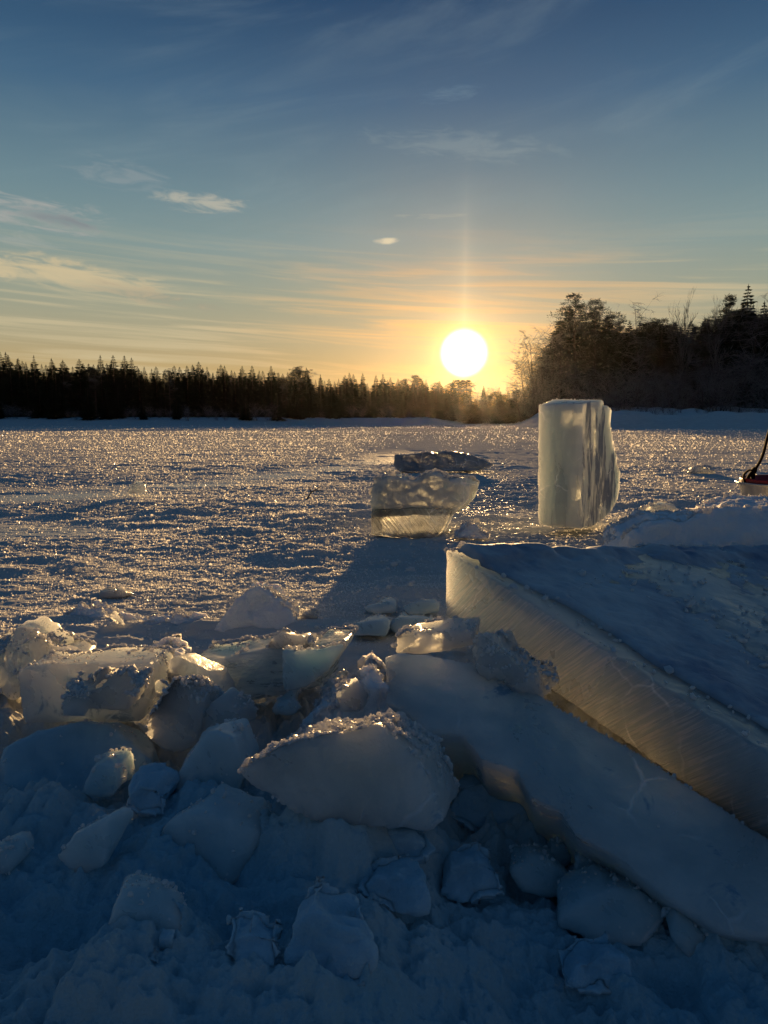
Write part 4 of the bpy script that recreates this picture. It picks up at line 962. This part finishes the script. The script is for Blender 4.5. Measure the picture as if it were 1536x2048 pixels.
# --- steel basin with a strap
def build_basin():
    Yb = 2.75; p = at(1480, 966, Yb); r = 0.19
    cx = p[0] + r; zr = p[2]
    gz = zr - 0.105
    root = empty('steel_basin', (cx, Yb, gz), 'round steel basin with a dark red inside and black strap at the right edge', 'basin')
    st = plain_mat('brushed_steel', (0.55, 0.55, 0.54), 0.32, 1.0, 0.1, 30); red = plain_mat('red_plastic', (0.30, 0.012, 0.008), 0.45, 0, 0.2); blk = plain_mat('black_strap', (0.010, 0.006, 0.006), 0.95, spec=0.05)
    def lathe(prof, n=64):
        V = []; Fs = []
        for (rr, z) in prof:
            for k in range(n): a = 2 * math.pi * k / n; V.append((rr * math.cos(a), rr * math.sin(a), z))
        for i in range(len(prof) - 1):
            for k in range(n): k2 = (k + 1) % n; Fs.append((i * n + k, i * n + k2, (i + 1) * n + k2, (i + 1) * n + k))
        return V, Fs
    V, Fs = lathe([(0.001, 0), (r * 0.72, 0), (r * 0.78, 0.008), (r * 0.93, 0.095), (r * 0.94, 0.101), (r * 0.995, 0.1035), (r, 0.106), (r * 0.995, 0.1085), (r * 0.935, 0.107), (r * 0.915, 0.098), (r * 0.77, 0.011), (0.001, 0.006)])
    link('bowl', mesh_np('basin_bowl', V, Fs, st), root)
    V, Fs = lathe([(r * 0.84, 0.055), (r * 0.905, 0.100), (r * 0.915, 0.118), (r * 0.90, 0.124), (r * 0.86, 0.112), (r * 0.80, 0.100), (0.001, 0.096), (0.001, 0.05)])
    link('red_liner', mesh_np('basin_liner', V, Fs, red), root)
    def band(pts, w, t, name):
        bm = bmesh.new(); rows = []
        P = [Vector(q) for q in pts]
        # smooth the path
        for _ in range(3):
            Q = [P[0]]
            for a, b in zip(P, P[1:]): Q += [a * 0.75 + b * 0.25, a * 0.25 + b * 0.75]
            P = Q + [P[-1]]
        for i, q in enumerate(P):
            d = (P[min(i + 1, len(P) - 1)] - P[max(i - 1, 0)]).normalized()
            s = Vector((0.25, 0.97, 0)); s = (s - d * s.dot(d)).normalized(); nn = d.cross(s)
            rows.append([bm.verts.new(q + s * a * w + nn * b * t) for a, b in ((-1, -1), (1, -1), (1, 1), (-1, 1))])
        for a, b in zip(rows, rows[1:]):
            for k in range(4): bm.faces.new((a[k], a[(k + 1) % 4], b[(k + 1) % 4], b[k]))
        bm.faces.new(rows[0][::-1]); bm.faces.new(rows[-1])
        bmesh.ops.recalc_face_normals(bm, faces=bm.faces[:])
        me = bpy.data.meshes.new(name); bm.to_mesh(me); bm.free(); me.materials.append(blk)
        me.polygons.foreach_set('use_smooth', np.ones(len(me.polygons), dtype=bool)); return me
    def q(u, v, dy=0.0): return Vector(at(u, v, Yb + dy)) - Vector((cx, Yb, gz))
    link('strap', band([q(1506, 962), q(1503, 952), q(1509, 940), q(1516, 930), q(1524, 915), q(1530, 895), q(1536, 868), q(1548, 835), q(1575, 800), q(1640, 790), q(1720, 850), q(1740, 960)], 0.010, 0.0035, 'basin_strap'), root)
    link('strap_loop', band([q(1489, 965), q(1486, 952), q(1492, 944), q(1500, 939), q(1505, 942), q(1497, 950), q(1492, 962)], 0.010, 0.0025, 'basin_loop'), root)
    link('strap_loop', band([q(1495, 968, 0.01), q(1497, 955, 0.01), q(1504, 940, 0.01), q(1510, 934, 0.01), q(1513, 938, 0.01), q(1506, 952, 0.01), q(1508, 968, 0.01)], 0.012, 0.0025, 'basin_loop'), root)
    # the heap it stands on
build_basin()

# --- twig stuck in the ice
def build_twig():
    p = ground_pt(608, 998); T = Tubes()
    T.tube([(0, 0, -0.03), (0.05, 0.0, 0.045), (0.115, 0.01, 0.085)], [0.006, 0.005, 0.002], 5)
    T.tube([(0.05, 0, 0.045), (0.03, 0.01, 0.09)], [0.004, 0.0015], 4); T.tube([(0.07, 0.004, 0.058), (0.13, 0.0, 0.055)], [0.003, 0.0015], 4)
    o = link('twig', T.mesh('twig', M_BARK)); o.location = tuple(p)
    tag(o, 'thin dark twig poking out of the snow on the blown strip', 'twig')
build_twig()

# --- loose snow crumbs: nobody could count them
def glitter_plates():  # plates added so the snow gleams golden against the low sun
    """thin upright translucent plates strewn over the river snow"""
    rng = np.random.default_rng(66)
    n = 360000
    r = 1.0 / rng.uniform(1 / 150.0, 1 / 1.9, n); th = rng.uniform(-0.62, 0.62, n)
    x, y = r * np.sin(th), r * np.cos(th)
    P = np.stack([x, y, 0 * x], 1)
    sc_ = np.clip(4.0 / r, 0.08, 1.6)[:, None]
    d = fbm(P * np.array((1.6, 3.4, 1)) * sc_ + 2.7, 4, 191, 0.6) + 0.55 * vnoise(P * np.array((0.35, 1.1, 1)) * sc_ + 7.7, 197) + 0.85 * sstep(7, 26, r)
    keep = (d > rng.uniform(-0.75, 0.75, n)) & (rng.uniform(0, 1, n) > 0.80 * smooth_ice(x, y))
    az_ = np.abs(x / y - 0.30); yb = 55 + 0.25 * np.maximum(0, 24 - x) ** 1.25
    keep &= ~((x / y > 0.18) & (y > yb - 2)) & (y < 97)
    x, y, r = x[keep], y[keep], r[keep]; m = len(x)
    z = ground_h(x, y)
    s = 0.00088 * r ** 0.92 * rng.lognormal(0, 0.4, m)
    yaw = rng.uniform(0, math.pi, m); tl = rng.normal(0, 0.45, m)
    c, sn = np.cos(yaw), np.sin(yaw)
    B = np.stack([x, y, z - 0.2 * s], 1)
    T = np.stack([c, sn, 0 * c], 1) * (s * rng.uniform(0.35, 0.8, m))[:, None]
    U = np.stack([-sn * np.sin(tl), c * np.sin(tl), np.cos(tl)], 1) * (s * 1.25)[:, None]
    V = np.stack([B - T * 0.4, B + T * 0.4, B + U * 0.65 + T, B + U, B + U * 0.6 - T], 1).reshape(-1, 3)
    k = (np.arange(m) * 5)[:, None]
    Fs = np.concatenate([k + np.array([[0, 1, 2]]), k + np.array([[0, 2, 3]]), k + np.array([[0, 3, 4]])])
    me = mesh_np('glitter_plates', V, Fs, frost_mat('sun_glint_plates', 0.55), smooth=False)
    tag(link('glitter_plates', me), kind='stuff')
glitter_plates()

def crumbs():
    rng = np.random.default_rng(55)
    n = 60000
    r = 1.6 * np.exp(rng.uniform(0, 1, n) * math.log(6.0)); th = rng.uniform(-0.60, 0.60, n)
    x, y = r * np.sin(th), r * np.cos(th)
    P = np.stack([x, y, 0 * x], 1)
    dens = fbm(P * np.array((1.8, 3.6, 1)) + 2.7, 3, 91) + 0.5 * fbm(P * 7, 2, 92)
    keep = (dens > rng.uniform(-0.3, 0.9, n)) & (rng.uniform(0, 1, n) > 0.85 * smooth_ice(x, y))
    x, y, r = x[keep], y[keep], r[keep]
    z = ground_h(x, y); s = 0.0016 * (0.6 + 0.36 * r) * rng.lognormal(0, 0.5, len(x))
    me = grains_mesh('snow_crumbs', np.stack([x, y, z + s * 0.2], 1), s, M_FROST, rng)
    tag(link('snow_crumbs', me), kind='stuff')

crumbs()

# ------------------------------------------------------------------ thin cold haze over the river
def build_haze():
    bm = bmesh.new(); bmesh.ops.create_cube(bm, size=1.0)
    for v in bm.verts: v.co = Vector((v.co.x * 1900, v.co.y * 1900, -1.5 if v.co.z < 0 else 34.0))
    me = bpy.data.meshes.new('haze'); bm.to_mesh(me); bm.free()
    m, N, out = new_mat('haze')
    pv = N.new('ShaderNodeVolumePrincipled'); pv.inputs['Color'].default_value = (0.95, 0.95, 0.97, 1)
    pv.inputs['Density'].default_value = 0.000022; pv.inputs['Anisotropy'].default_value = 0.88
    N.l.new(pv.outputs[0], out.inputs['Volume']); me.materials.append(m)
    tag(link('haze', me), kind='stuff')
build_haze()
